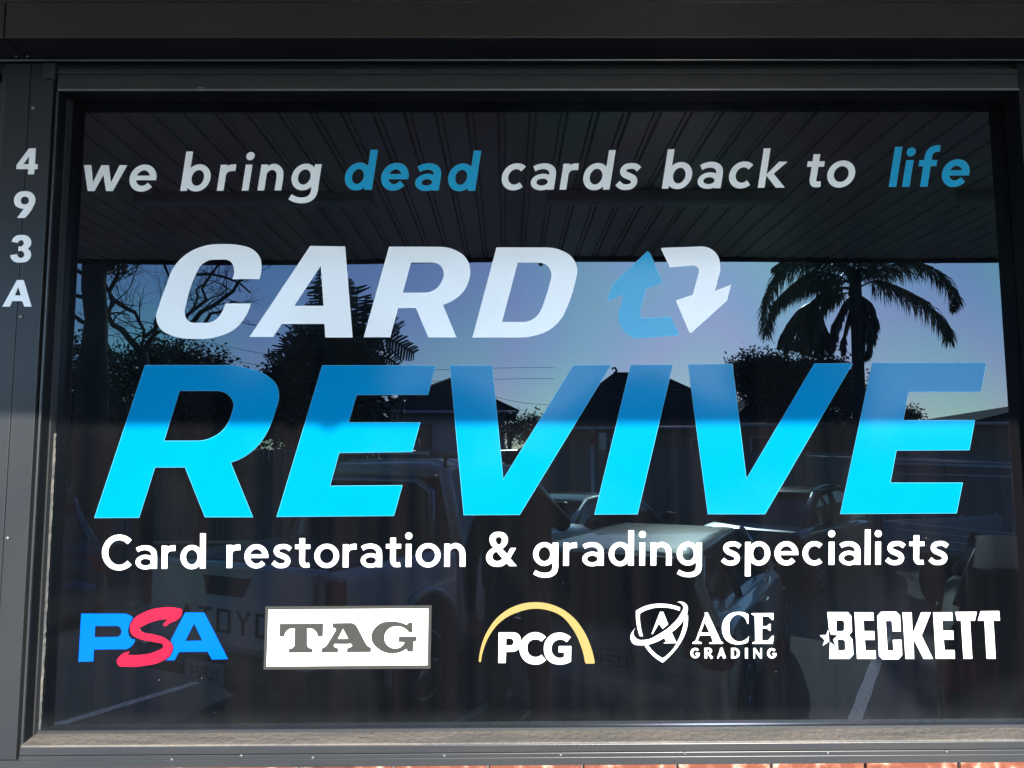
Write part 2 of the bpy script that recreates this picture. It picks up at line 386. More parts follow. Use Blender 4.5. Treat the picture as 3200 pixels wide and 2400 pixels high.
GL = {
 'o': (1.07, [ring(.535, .5, .535, .525)]),
 'e': (1.03, [arc(.515, .5, .39, .412, 4, 322), rect(.2, .42, 1.03, .595)]),
 'c': (.93, [arc(.52, .5, .395, .412, 46, 314)]),
 'b': (1.09, [rect(0, 0, .26, A_), ring(.6, .5, .49, .525)]),
 'd': (1.09, [rect(.83, 0, 1.09, A_), ring(.49, .5, .49, .525)]),
 'p': (1.09, [rect(0, -.48, .26, 1), ring(.6, .5, .49, .525)]),
 'g': (1.09, [ring(.49, .51, .49, .515), rect(.83, .0, 1.09, 1), stroke([(.96, .1, .26), (.96, -.05, .26), (.90, -.24, .26), (.72, -.365, .235), (.48, -.39, .22), (.26, -.35, .22), (.06, -.25, .22)])]),
 'n': (.92, [rect(0, 0, .26, 1), stroke([(.17, .60, .12), (.26, .80, .17), (.44, .905, .23), (.62, .86, .245), (.755, .70, .26), (.79, .45, .26), (.79, .2, .26), (.79, 0, .26)])]),
 'r': (.62, [rect(0, 0, .26, 1), stroke([(.17, .55, .12), (.24, .76, .18), (.38, .87, .25), (.60, .89, .26)])]),
 'i': (.31, [rect(.025, 0, .285, 1), [ell(.155, 1.33, .16, .16)]]),
 'l': (.26, [rect(0, 0, .26, A_)]),
 't': (.68, [stroke([(.31, 1.27, .26), (.31, 1.0, .26), (.31, .5, .26), (.31, .28, .255), (.37, .14, .24), (.50, .105, .22), (.63, .125, .22)], smooth=True), rect(0, .79, .66, 1.0)]),
 'f': (.72, [stroke([(.31, 0, .26), (.31, .6, .26), (.31, 1.12, .26), (.36, 1.33, .25), (.50, 1.44, .24), (.70, 1.46, .22)]), rect(0, .79, .66, 1.0)]),
 'w': (1.67, [[[(0, 1), (.28, 1), (.455, .33), (.67, 1), (.96, 1), (1.145, .33), (1.38, 1), (1.67, 1), (1.27, 0), (1.01, 0), (.81, .63), (.56, 0), (.30, 0)]]]),
 'k': (1.0, [rect(0, 0, .26, A_), [[(.24, .50), (.67, 1), (1.0, 1), (.53, .54), (1.04, 0), (.70, 0), (.24, .50)][:6]]]),
 'a': (.93, [stroke([(.06, .80, .22), (.20, .875, .22), (.42, .91, .22), (.63, .86, .235), (.77, .72, .25), (.80, .5, .26), (.80, .2, .26), (.80, 0, .26)]), ring(.435, .295, .435, .32, .22, .185)]),
 's': (.84, [stroke([(.80, .78, .22), (.64, .89, .22), (.46, .91, .22), (.26, .86, .23), (.19, .72, .24), (.27, .59, .245), (.45, .51, .25), (.62, .42, .245), (.68, .28, .24), (.60, .14, .23), (.41, .09, .22), (.22, .12, .22), (.045, .25, .22)])]),
 'C': (1.25, [arc(.74, .71, .60, .645, 42, 318, .28, .25)]),
}
CAPS = {                                           # cap height 1
 'G': (.86, [arc(.45, .5, .34, .40, 40, 340, .24, .18), rect(.48, .36, .88, .52)]),
 'R': (.82, [rect(.05, 0, .30, 1), stroke([(.2, .92, .16), (.5, .92, .16), (.62, .84, .2), (.66, .72, .22), (.6, .58, .18), (.45, .52, .15), (.2, .52, .15)]), stroke([(.42, .5, .2), (.78, 0, .25)], smooth=False)]),
 'A': (.88, [stroke([(.08, 0, .13), (.42, 1, .14)], smooth=False), stroke([(.40, 1, .24), (.74, 0, .27)], smooth=False), rect(.18, .25, .62, .38)]),
 'D': (.88, [rect(.05, 0, .30, 1), stroke([(.2, .92, .16), (.45, .91, .17), (.68, .76, .22), (.74, .5, .25), (.68, .24, .22), (.45, .09, .17), (.2, .08, .16)])]),
 'I': (.40, [rect(.08, 0, .34, 1)]),
 'N': (.95, [rect(.06, 0, .2, 1), rect(.72, 0, .86, 1), stroke([(.13, .96, .22), (.79, .04, .22)], smooth=False)]),
 'T': (.85, [rect(0, .8, .85, 1), rect(.31, 0, .54, .82)]),
 'O': (1.05, [ring(.52, .5, .52, .52, .22, .2)]),
 'Y': (.95, [stroke([(.47, .5, .24), (.47, 0, .24)], smooth=False), stroke([(.08, 1, .24), (.47, .45, .2)], smooth=False), stroke([(.86, 1, .24), (.47, .45, .2)], smooth=False)]),
}
def place_word(name, word, x0, x1, yb0, yb1, xh, slant, m, parent, G=GL, key=None, letter='letter', label=None, depth=.001, thin=0):
    """word: its letters as sub-parts, fitted between x0 and x1 on a baseline from yb0 to yb1 (photo pixels)"""
    ws = [G[c][0] * xh for c in word]
    gap = (x1 - x0 - sum(ws)) / max(len(word) - 1, 1)
    wo = thing(name, None, None); wo.parent = parent
    if label: wo['label'] = label
    x = x0
    for c, wd in zip(word, ws):
        xx = x
        def warp(u, v):
            X = xx + u * xh; b = yb0 + (yb1 - yb0) * (X - x0) / (x1 - x0)
            return (X + slant * v * xh, b - v * xh)
        bm = bmesh.new()
        for i, loops in enumerate(G[c][1]):
            if thin: loops = [grow(loops[0], -thin / xh)] + [grow(h, thin / xh) for h in loops[1:]]
            if key:
                g = [grow(loops[0], 1.2 / xh)] + [grow(h, -1.2 / xh) for h in loops[1:]]
                put_shape(bm, g, .0004 + i * .00004, 1, warp=warp)
            put_shape(bm, loops, depth + i * .0001, 0, warp=warp)
        obj(letter, bm, [m, key] if key else m, wo)
        x += wd + gap
    return wo
# ================================================================ the shopfront
XL, XR = -1.247, 1.441                            # clear opening between the jambs
ZB, ZT = .918, 2.661
FY = -.066                                        # face of the frame, glass lies at y = 0
win = thing('shop_window', 'wide dark tinted shop window in a grey metal frame under the box', 'window', (0, 0, ZB))
def pbox(name, a, b, m, parent, bevel=0, **k):
    bm = bmesh.new(); off = parent.location if parent else Vector()
    box(bm, Vector(a) - off, Vector(b) - off)
    return obj(name, bm, m, parent, bevel=bevel)
bm = bmesh.new()                                  # one thick sheet of glass
box(bm, (XL - .01, 0, -.01), (XR + .01, .01, ZT - ZB + .02)); obj('pane', bm, M['pane'], win)
pbox('head_rail', (XL - .004, FY, ZT), (XR, -.001, 2.708), M['frame'], win, .0012)
pbox('head_trim', (XL - .004, FY - .003, 2.709), (XR, -.002, 2.7225), M['frame'], win, .001)
bm = bmesh.new(); box(bm, (XL, FY - .004, ZT - ZB - .001), (XR, FY + .002, ZT - ZB + .003)); obj('head_bead', bm, M['edge'], win, bevel=.0008)
bm = bmesh.new()
box(bm, (XL - .006, -.060, -.03), (XL, -.002, ZT - ZB))
e_ = bmesh.new(); box(e_, (XL - .0045, FY - .001, -.065), (XL + .0005, -.0605, ZT - ZB - .002)); obj('edge_strip', e_, M['frame'], win, bevel=.0008)
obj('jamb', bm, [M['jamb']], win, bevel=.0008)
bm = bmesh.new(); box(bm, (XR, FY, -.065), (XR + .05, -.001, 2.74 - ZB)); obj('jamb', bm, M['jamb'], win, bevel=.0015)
pbox('head_soffit', (XL, FY + .002, ZT - .0015), (XR, -.0005, ZT - .0005), M['jamb'], win)  # thin dark sheet, its colour stands in for shade under the head
bm = bmesh.new()
box(bm, (XL, -.026, 0.0), (XL + .004, -.001, ZT - ZB)); obj('glazing_bead', bm, M['frame'], win)
bm = bmesh.new()                                  # ragged old sealant along the left bead
zz = -.001; pr = None; rs = []
while zz < .80:
    wd = .0018 + .0022 * random.random() * (1 if .0 < zz < .75 else .4)
    rs.append([(XL + .0040, -.010, zz), (XL + .0040 + wd, -.003, zz), (XL + .0040, -.0008, zz)]); zz += .012
loft(bm, rs); obj('sealant', bm, M['putty'], win)
# sill: sloping dusty ledge, upright back bead, nosing, lower flashing
bm = bmesh.new()
loft(bm, [[(x, -.016, .0), (x, -.016, -.01), (x, -.001, -.01), (x, -.001, .006), (x, -.012, .006)] for x in (XL + .003, XR)])
obj('glazing_bead', bm, M['frame'], win)
bm = bmesh.new()
loft(bm, [[(x, -.075, -.0075), (x, -.075, -.012), (x, -.0165, -.012), (x, -.0165, .0)] for x in (XL + .001, XR)])
obj('sill_ledge', bm, M['dirt'], win)
pbox('sill', (XL - .0005, -.0765, .8865), (XR, -.02, ZB - .0122), M['frame'], win, .0015)
pbox('sill_lip', (XL - .0005, -.0785, .8745), (XR, -.02, .8855), M['frame'], win, .0012)
pbox('sill_flashing', (XL - .45, -.0772, .8542), (XR + .2, -.02, .8738), M['frame'], win, .001)
bm = bmesh.new()
for px, py in ((536, 2374), (753, 2362), (977, 2368), (1388, 2362), (1752, 2360), (2140, 2354), (2587, 2354), (2958, 2349)):
    bm = bmesh.new(); q = wpt(px, py, -.079); lathe(bm, (q.x, -.0755, q.z - ZB), (0, -1, 0), [(.0042, 0), (.004, .0035), (.0022, .005)], 10)
    obj('screw', bm, M['screw'], win)
bm = bmesh.new(); q = wpt(628, 275, -.068); box(bm, (q.x - .009, -.071, q.z - ZB - .002), (q.x + .009, -.066, q.z - ZB + .0015)); obj('clip', bm, M['screw'], win)

pil = thing('wall_cladding', 'dark grey metal cladding strip carrying the white house numbers', 'wall cladding', (-1.4, FY, .85))
o = pil.location
def pb(name, a, b, m, bevel=.001):
    bm = bmesh.new(); box(bm, Vector(a) - o, Vector(b) - o); return obj(name, bm, m, pil, bevel=bevel)
pb('panel', (-1.3256, FY, .868), (-1.2625, .02, 2.74), M['pillar'], .0015)
pb('panel', (-1.3960, FY, .868), (-1.3276, .02, 2.74), M['pillar'], .0015)
pb('groove', (-1.264, FY + .02, .868), (-1.250, .02, 2.72), M['black'], 0)
pb('backing', (-1.33, -.05, .868), (-1.32, .02, 2.74), M['black'], 0)
pb('bracket', (-1.285, FY - .012, 2.693), (-1.254, FY - .0005, 2.735), M['frame'])
bm = bmesh.new()
for px, py in ((105, 338), (66, 990), (25, 1681)):
    bm = bmesh.new(); q = wpt(px, py, FY); lathe(bm, (q.x - o.x, -.0005, q.z - o.z), (0, -1, 0), [(.0055, 0), (.005, .003), (.002, .0048)], 12)
    obj('screw', bm, M['screw'], pil)

side = thing('side_window', 'sliver of a neighbouring dark window left of the number strip', 'window', (-1.6, 0, 1.5))
for nm, a, b, m in (('pane', (-.25, .0, -.6), (.19, .01, 1.15), 'pane'), ('frame', (.19, -.06, -.65), (.2035, .01, 1.23), 'frame'), ('head_rail', (-.3, -.05, 1.15), (.19, .01, 1.19), 'frame')):
    bm = bmesh.new(); box(bm, a, b); obj(nm, bm, M[m], side)

bx = thing('shutter_box', 'long glossy black metal box running above the window', 'shutter box', (0, -.17, 2.754))
def prof(name, x0, x1, pts, m):
    bm = bmesh.new(); loft(bm, [[(x, y, z) for y, z in pts] for x in (x0, x1)]); bmesh.ops.recalc_face_normals(bm, faces=bm.faces)
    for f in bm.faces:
        if f.normal.z < -.5: f.material_index = 1  # undersides take the darkened coat, shade painted by face direction
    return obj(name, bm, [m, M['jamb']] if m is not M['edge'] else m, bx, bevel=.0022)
for x0, x1 in ((-1.333, 2.2), (-2.4, -1.337)):
    prof('cover', x0, x1, [(0, 0), (0, .1005), (.168, .1005), (.168, .012), (.115, .012), (.109, .0015)], M['box'])
    prof('lip', x0, x1, [(-.0015, -.0005), (-.0015, .0035), (.004, .0035), (.004, -.0005)], M['frame'])
prof('top_cap', -2.4, 2.2, [(.002, .1015), (.002, .13), (.168, .13), (.168, .1015)], M['box'])
prof('drip_trim', -2.4, 2.2, [(.105, -.0045), (.105, -.0002), (.112, -.0002), (.112, -.0045)], M['edge'])
prof('recess', -2.4, 2.2, [(.130, -.03), (.130, .010), (.168, .010), (.168, -.03)], M['black'])
bm = bmesh.new()
for px, py in ((50, 172), (86, 173)):
    bm = bmesh.new(); q = wpt(px, py, -.08); lathe(bm, (q.x, .09, -.0002), (0, 0, -1), [(.004, 0), (.003, .003)], 8)
    obj('screw', bm, M['screw'], bx)

wl = thing('brick_wall', 'orange brick wall under the window sill with pale salt stains', 'wall', (0, 0, -.35))
bm = bmesh.new(); bs = .2425; x0 = wpt(2409, 2392, -.07).x
box(bm, (-2.4, -.060, 0), (2.4, .1, 1.203)); obj('mortar', bm, M['mortar'], wl)
bm = bmesh.new(); k0 = math.floor((-2.4 - x0) / bs)
for row in range(15):
    z1 = 1.2025 - row * .086
    if z1 < .1: break
    for k in range(k0, k0 + 20):
        xx = x0 + k * bs + (bs / 2 if row % 2 else 0); j = random.uniform(-.001, .001)
        if xx < -2.3 or xx > 2.2: continue
        box(bm, (xx + .004, -.071 + j, z1 - .076), (xx + bs - .004, -.055, z1))
obj('brick_course', bm, M['brick'], wl, bevel=.003)

up = thing('shop_wall', 'dark rendered wall of the shop around and above the window', 'wall', (0, 0, -.35))
bm = bmesh.new()
box(bm, (-6, .03, 0), (6, .25, 3.6)); box(bm, (-2.4, -.165, 3.236), (2.2, .029, 3.37))
box(bm, (1.475, -.064, 1.2045), (6, .029, 3.1)); obj('render', bm, M['black'], up)

# awning over the footpath
AZ, AY = 3.02, -3.10
aw = thing('awning', 'ribbed metal awning ceiling over the footpath, mirrored in the glass', 'awning', (0, 0, AZ))
bm = bmesh.new(); per = .1270; xs = []
k = -46
c0 = far(1574, 770, 4.75).x
while k < 46:
    c = c0 + k * per
    xs += [(c - .018, 0), (c - .016, .022), (c - .009, .022), (c - .008, .006), (c + .008, .006), (c + .009, .022), (c + .016, .022), (c + .018, 0)]; k += 1
sag = lambda x, y: .010 * math.sin(x * 1.3 + .5) * (y / AY)
va = [bm.verts.new((x, -.16, z)) for x, z in xs]; vb = [bm.verts.new((x, AY * .55, z + sag(x, AY * .55))) for x, z in xs]; vc = [bm.verts.new((x, AY + .012, z + sag(x, AY))) for x, z in xs]
for a, b in ((va, vb), (vb, vc)):
    for i in range(len(xs) - 1): bm.faces.new((a[i], b[i], b[i + 1], a[i + 1]))
obj('ceiling_sheet', bm, M['soffit'], aw)
bm = bmesh.new()
xq = [-6 + .3 * i for i in range(41)]
loft(bm, [[(x, AY, -.030 + sag(x, AY)), (x, AY + .018, -.030 + sag(x, AY)), (x, AY + .018, .06), (x, AY, .06)] for x in xq])
obj('edge_trim', bm, M['box'], aw)
bm = bmesh.new(); box(bm, (-6, AY - .08, -.005), (6, AY - .001, .32)); box(bm, (-6, AY - .001, .05), (6, .03, .12)); obj('fascia', bm, M['frame'], aw)

for pxx, w_, zl in ((1035, .022, -.047), (1016, .012, -.040), (1052, .010, -.038)):
    q = wpt(pxx, 1318, 0); xx = q.x + .27 * 3.1; bm = bmesh.new(); tube(bm, [(xx - w_, AY - .004, -.025), (xx - w_ * .4, AY - .008, zl), (xx + w_ * .3, AY - .008, zl + .004), (xx + w_, AY - .004, -.025)], .006, 6); obj('bracket', bm, M['black'], aw)
q = far(1690, 823, 5.15); bm = bmesh.new(); box(bm, (q.x - .014, AY - .006, -.052), (q.x + .014, AY + .012, -.028)); obj('bracket', bm, M['black'], aw)
def batten(x, first=[]):
    if not first:
        t = thing('ceiling_light', 'x', 'ceiling light', (0, 0, 0), 0, 'batten lights on the awning ceiling')
        bm = bmesh.new(); box(bm, (-.62, -.045, -.022), (.62, .045, .002)); obj('base', bm, M['batten'], t, bevel=.004)
        bm = bmesh.new(); loft(bm, [[(xx, -.043, -.023), (xx, -.036, -.052), (xx, -.015, -.066), (xx, .015, -.066), (xx, .036, -.052), (xx, .043, -.023)] for xx in (-.605, .605)]); obj('diffuser', bm, M['batten'], t, bevel=.002)
        for s in (-1, 1):
            bm = bmesh.new(); box(bm, (s * .612 - .007, -.046, -.067), (s * .612 + .007, .046, -.021)); obj('end_cap', bm, M['batten'], t)
        first.append(t); r = t
    else: r = copy_tree(first[0])
    r.location = (x, 2.06 - 3.82, AZ - .002); return r
l1 = batten(far(797, 632, 3.8).x); l1['label'] = 'batten light mirrored under the left half of the top slogan'
l2 = batten(far(2077, 632, 3.8).x); l2['label'] = 'batten light with a bright lower edge mirrored right of the window centre'
l3 = batten(far(3345, 632, 3.8).x); l3['label'] = 'batten light mirrored at the top right corner, mostly cut off'

# ---------------------------------------------------------------- ground
GZ = -.40
bm = bmesh.new(); v = [bm.verts.new(q) for q in ((-150, 60, GZ), (-150, -250, GZ), (150, -250, GZ), (150, 60, GZ))]; bm.faces.new(v)
bmesh.ops.recalc_face_normals(bm, faces=bm.faces)
tag(obj('parking_lot', bm, M['asphalt']), None, None, kind='structure')
bm = bmesh.new(); box(bm, (-8, -2.30, GZ - .1), (8, .2, .0)); tag(obj('footpath', bm, M['concrete'], bevel=.01), None, None, kind='structure')
bm = bmesh.new(); box(bm, (-8, -2.46, GZ - .1), (8, -2.305, -.02)); tag(obj('kerb', bm, M['concrete'], bevel=.02), None, None, kind='structure')
CAR = R_(31); ax = Vector((math.sin(CAR), -math.cos(CAR), 0)); px_ = Vector((math.cos(CAR), math.sin(CAR), 0))
def bay(p, L, name='parking_line'):
    bm = bmesh.new(); a = Vector((p.x, p.y, GZ + .004)); n = 14
    e = [[a + ax * (L * i / n) + px_ * (s * (.05 + random.uniform(-.004, .004))) for s in (-1, 1)] for i in range(n + 1)]
    vs = [[bm.verts.new(q) for q in r] for r in e]
    for r, q in zip(vs, vs[1:]): bm.faces.new((r[0], r[1], q[1], q[0]))
    bmesh.ops.recalc_face_normals(bm, faces=bm.faces)
    tag(obj(name, bm, M['line']), None, None, kind='structure')
p0 = far(2652, 2230, 5.64)
for d in (0, -3.05, 3.05, -6.1): bay(p0 + Vector((d, 0, 0)) - ax * .9, 5.4)

# ================================================================ lettering
def hn(name, parts, label):
    t = cut(name, parts, M['vwhite'], None, plane=FY, depth=.0016)
    return tag(t, label, 'house number', 'white house numbers down the cladding strip')
hn('house_number', [[T(0, 0, [(250, 1282), (308, 1280), (300, 1418), (325, 1418), (322, 1460), (297, 1460), (290, 1505), (240, 1505), (244, 1460), (140, 1460), (143, 1425)]), T(0, 0, [(252, 1345), (248, 1418), (200, 1418)])]], 'white number 4 at the top of the cladding strip')
hn('house_number', [[T(0, 1, [(215, -8, 1), (280, 12, 1), (304, 72, 1), (286, 122, 1), (210, 224, 0), (148, 223, 0), (206, 144, 0), (165, 137, 1), (130, 112, 1), (121, 70, 1), (147, 14, 1)]), T(0, 1, [(213, 38, 1), (240, 48, 1), (250, 72, 1), (240, 97, 1), (213, 106, 1), (187, 97, 1), (177, 72, 1), (187, 48, 1)])]], 'white number 9 under the 4 on the cladding strip')
hn('house_number', [[T(0, 1, [(101, 430, 0), (125, 388, 1), (185, 371, 1), (243, 385, 1), (268, 428, 1), (260, 466, 1), (236, 487, 0), (260, 512, 1), (266, 550, 1), (238, 594, 1), (180, 609, 1), (115, 596, 1), (88, 546, 0), (146, 536, 0), (158, 560, 1), (185, 568, 1), (209, 550, 1), (200, 518, 1), (158, 511, 0), (160, 469, 0), (195, 463, 1), (206, 438, 1), (186, 416, 1), (162, 424, 1), (154, 440, 0)])]], 'white number 3 above the letter A on the cladding strip')
hn('house_number', [[T(0, 1, [(146, 760), (203, 760), (272, 990), (209, 990), (192, 942), (103, 942), (82, 990), (20, 990)]), T(0, 1, [(156, 818), (180, 893), (127, 893)])]], 'white letter A lowest on the cladding strip')

big = thing('lettering', 'largest lettering, slanted bright blue capitals across the window centre', 'sign lettering', wpt(1650, 1600, 0))
def child(name, parts, m, parent, key=None, **k):
    if m is M['vwhite'] and parent.name.startswith('logo') and name != 'panel': k['thin'] = .9
    o = cut(name, parts, m, None, key, **k)
    o.data.transform(Matrix.Translation(-Vector(parent.location))); o.parent = parent; return o
def J(*a): return [q for l in a for q in l]
B, KY = M['vblue'], M['vkey']
child('letter', [[J(T(0, 1, [(1255, 1498), (1960, 1499, 2)]), T(0, 1, [(2140, 1525, 1), (2300, 1585, 1)]), T(1, 2, [(175, 10, 1), (196, 110, 1), (172, 210, 1), (140, 310, 1), (80, 440, 1), (-10, 555, 1), (-110, 630, 1), (-222, 676, 0), (-30, 1148, 0), (-440, 1148, 0)]), T(0, 2, [(1600, 718), (1338, 718), (1200, 1153), (818, 1155)])),
        T(0, 2, [(1550, 57), (1850, 56, 2), (1960, 82, 1), (2018, 160, 1), (2002, 265, 1), (1930, 395, 1), (1840, 460, 1), (1700, 493, 2), (1415, 493, 0)])]], B, big, KY)
child('letter', [[J(T(1, 1, [(575, 1500), (1550, 1500)]), T(1, 2, [(1485, 90), (868, 92), (798, 334), (1417, 334), (1347, 584), (717, 592), (637, 882), (1262, 877), (1190, 1137), (182, 1145)]))]], B, big, KY)
child('letter', [[J(T(1, 1, [(1677, 1500), (2040, 1500)]), T(1, 2, [(2135, 828)]), T(2, 1, [(530, 1498), (853, 1495)]), T(2, 2, [(65, 1128)]), T(1, 2, [(1797, 1130)]))]], B, big, KY)
child('letter', [[J(T(2, 1, [(1028, 1495), (1388, 1493)]), T(2, 2, [(1083, 1123), (716, 1125)]))]], B, big, KY)
child('letter', [[J(T(2, 1, [(1522, 1490), (1902, 1487)]), T(2, 2, [(2025, 822)]), T(3, 1, [(402, 1485), (728, 1483)]), T(2, 2, [(2185, 1122), (1695, 1122)]))]], B, big, KY)
child('letter', [[J(T(3, 1, [(903, 1477), (1885, 1475)]), T(3, 2, [(1838, 66), (1213, 67), (1167, 315), (1785, 314), (1738, 569), (1108, 572), (1055, 855), (1680, 855), (1628, 1115), (627, 1120)]))]], B, big, KY)

wh = thing('lettering', 'large silvery white slanted capitals above the bright blue ones', 'sign lettering', wpt(1150, 1050, 0))
V = M['vwhite']
child('letter', [[T(0, 1, [(1940, 450, 1), (1760, 467, 1), (1600, 545, 1), (1495, 660, 1), (1438, 800, 1), (1378, 970, 1), (1350, 1090, 1), (1385, 1180, 1), (1500, 1245, 1), (1680, 1269, 1), (1890, 1247, 1), (2030, 1182, 1), (2115, 1085, 1), (2168, 963, 0), (1945, 963, 0), (1912, 1045, 1), (1860, 1105, 1), (1790, 1130, 2), (1690, 1130, 2), (1620, 1107, 1), (1596, 1050, 1), (1612, 955, 1), (1688, 720, 1), (1745, 625, 1), (1850, 584, 2), (1930, 583, 2), (1998, 608, 1), (2023, 675, 1), (2005, 752, 0), (2242, 752, 0), (2259, 650, 1), (2243, 560, 1), (2185, 497, 1), (2080, 461, 1)])]], V, wh)
child('letter', [[T(1, 1, [(468, 466), (770, 470), (835, 1257), (598, 1257), (592, 1140), (222, 1140), (148, 1252), (-57, 1252)]), T(1, 1, [(559, 638), (583, 983), (330, 983)])]], V, wh)
child('letter', [[T(1, 1, [(1150, 472), (1560, 473, 2), (1710, 497, 1), (1810, 565, 1), (1850, 660, 1), (1832, 785, 1), (1775, 880, 1), (1705, 935, 1), (1615, 975, 0), (1733, 1257), (1490, 1257), (1382, 1003), (1228, 1003), (1160, 1255), (930, 1255)]), T(1, 1, [(1340, 609), (1500, 609, 2), (1588, 632, 1), (1621, 695, 1), (1600, 780, 1), (1545, 843, 1), (1440, 870, 2), (1268, 870, 0)])]], V, wh)
child('letter', [[T(2, 1, [(-134, 478), (260, 479, 2), (420, 502, 1), (523, 570, 1), (563, 670, 1), (548, 770, 1), (490, 960, 1), (425, 1095, 1), (325, 1190, 1), (200, 1240, 1), (60, 1258, 2), (-342, 1258, 0)]), T(2, 1, [(50, 610), (220, 610, 2), (305, 637, 1), (340, 705, 1), (325, 790, 1), (280, 940, 1), (238, 1040, 1), (180, 1098, 1), (90, 1123, 2), (-86, 1123, 0)])]], V, wh)
tag(cut('arrow', [[T(2, 1, [(1170, 514), (1192, 532), (1297, 774), (1288, 788), (1157, 836, 0), (1110, 1020, 2), (1108, 1065, 1), (1150, 1092, 2), (1360, 1075), (1375, 1085), (1445, 1224), (1436, 1238), (1110, 1261, 2), (1030, 1250, 1), (958, 1185, 1), (922, 1100, 1), (928, 1010, 2), (968, 884, 0), (828, 938, 0), (858, 825, 0), (885, 785, 0)])]], M['vlight'], None, M['vkey']), 'light blue bent arrow pointing up beside the white capitals', 'arrow emblem', 'pair of recycling arrows')
tag(cut('arrow', [[T(2, 1, [(1286, 488), (1300, 482), (1620, 471, 2), (1710, 487, 1), (1775, 545, 1), (1799, 635, 1), (1792, 710, 2), (1755, 853, 0), (1892, 802, 0), (1862, 928, 0), (1850, 945), (1548, 1219), (1532, 1214), (1418, 946), (1424, 934), (1561, 888, 0), (1612, 700, 2), (1606, 655, 1), (1572, 635, 2), (1365, 651, 0)])]], V, None), 'white bent arrow pointing down right of the blue arrow', 'arrow emblem', 'pair of recycling arrows')

LB = M['vlight']
tl = thing('lettering', 'white and light blue slanted slogan along the top of the window', 'sign lettering', (0, 0, 0))
SL = .19
for wd, a, b, y0, y1, mm, ky in (('we', 249.5, 482, 597, 597, V, None), ('bring', 563, 993, 596.5, 594, V, None), ('dead', 1072.7, 1483.6, 591.5, 595, LB, M['vkey']), ('cards', 1561.7, 1991, 593, 592, V, None), ('back', 2068, 2449, 589.5, 586, V, None), ('to', 2512, 2666, 585, 584, V, None), ('life', 2778.7, 3022, 583, 581, LB, M['vkey'])):
    w_ = place_word('word', wd, a, b, y0, y1, 81, SL * .82, mm, tl, key=ky)
    if ky: w_['label'] = 'light blue word of the slogan'
tl2 = thing('lettering', 'upright white sentence between the blue capitals and the row of logos', 'sign lettering', (0, 0, 0))
GA = dict(GL)
for wd, a, b, y0, y1 in (('Card', 317.5, 643, 1779, 1777.5), ('restoration', 707, 1455, 1775.8, 1771.4), ('grading', 1665, 2193.9, 1769, 1767.5), ('specialists', 2253.9, 2964, 1766.5, 1765)):
    place_word('word', wd, a, b, y0, y1, 73.5, .008, V, tl2, G=GA, thin=.9)
amp = cut('ampersand', [[Zm(1300, 1650, 600, [(850, 110, 1), (880, 65, 1), (955, 45, 1), (1025, 65, 1), (1058, 125, 1), (1045, 185, 1), (990, 240, 0), (1052, 300, 0), (1090, 230, 0), (1152, 230, 0), (1085, 350, 0), (1160, 438, 0), (1075, 438, 0), (1045, 402, 0), (990, 438, 1), (930, 446, 1), (850, 422, 1), (808, 350, 1), (825, 285, 1), (895, 228, 0), (858, 180, 1)]),
     Zm(1300, 1650, 600, [(918, 130, 1), (930, 110, 1), (955, 102, 1), (983, 115, 1), (990, 145, 1), (950, 192, 1), (925, 165, 1)]), Zm(1300, 1650, 600, [(928, 272, 0), (995, 348, 0), (960, 378, 1), (915, 378, 1), (880, 345, 1), (885, 305, 1)])]], V, None)
amp.name = 'word'; amp.parent = tl2

ps = thing('logo', 'azure and red three letter logo, leftmost in the bottom row', 'logo', wpt(480, 2060, 0), group='row of grading company logos')
child('letter', [[T(0, 3, [(702, 325), (1060, 325, 2), (1118, 338, 1), (1150, 362, 0), (1118, 420, 1), (1107, 480, 1), (1122, 530, 1), (1167, 550, 0), (1140, 602, 1), (1080, 632, 2), (811, 635, 0), (807, 738, 0), (678, 742, 0)]), T(0, 3, [(822, 432), (1012, 432, 2), (1046, 460, 1), (1044, 502, 1), (1010, 526, 2), (818, 529, 0)])]], M['vpsa'], ps, M['vnavy'])
child('letter', [[T(0, 3, [(1600, 315), (1765, 317), (1970, 718), (1832, 722), (1793, 653), (1545, 657), (1508, 728), (1432, 728), (1478, 685, 1), (1500, 620, 1), (1474, 558, 0)]), T(0, 3, [(1677, 410), (1748, 558), (1600, 562)])]], M['vpsa'], ps, M['vnavy'])
child('letter', [[T(0, 3, [(1410, 272, 1), (1500, 272, 1), (1571, 288, 0), (1563, 345, 1), (1530, 378, 1), (1462, 410, 1), (1425, 433, 1), (1408, 420, 0), (1425, 400, 1), (1455, 373, 0), (1335, 390, 1), (1250, 425, 1), (1205, 462, 1), (1225, 480, 1), (1330, 506, 1), (1440, 548, 1), (1490, 605, 1), (1468, 685, 1), (1395, 738, 1), (1250, 775, 1), (1100, 783, 1), (1022, 770, 1), (1010, 735, 1), (1038, 690, 1), (1078, 663, 1), (1122, 655, 0), (1100, 681, 0), (1230, 680, 1), (1345, 652, 1), (1412, 603, 1), (1330, 570, 1), (1210, 545, 1), (1138, 500, 1), (1124, 440, 1), (1155, 375, 1), (1260, 307, 1)])]], M['vred'], ps, M['vnavy'], depth=.0016)

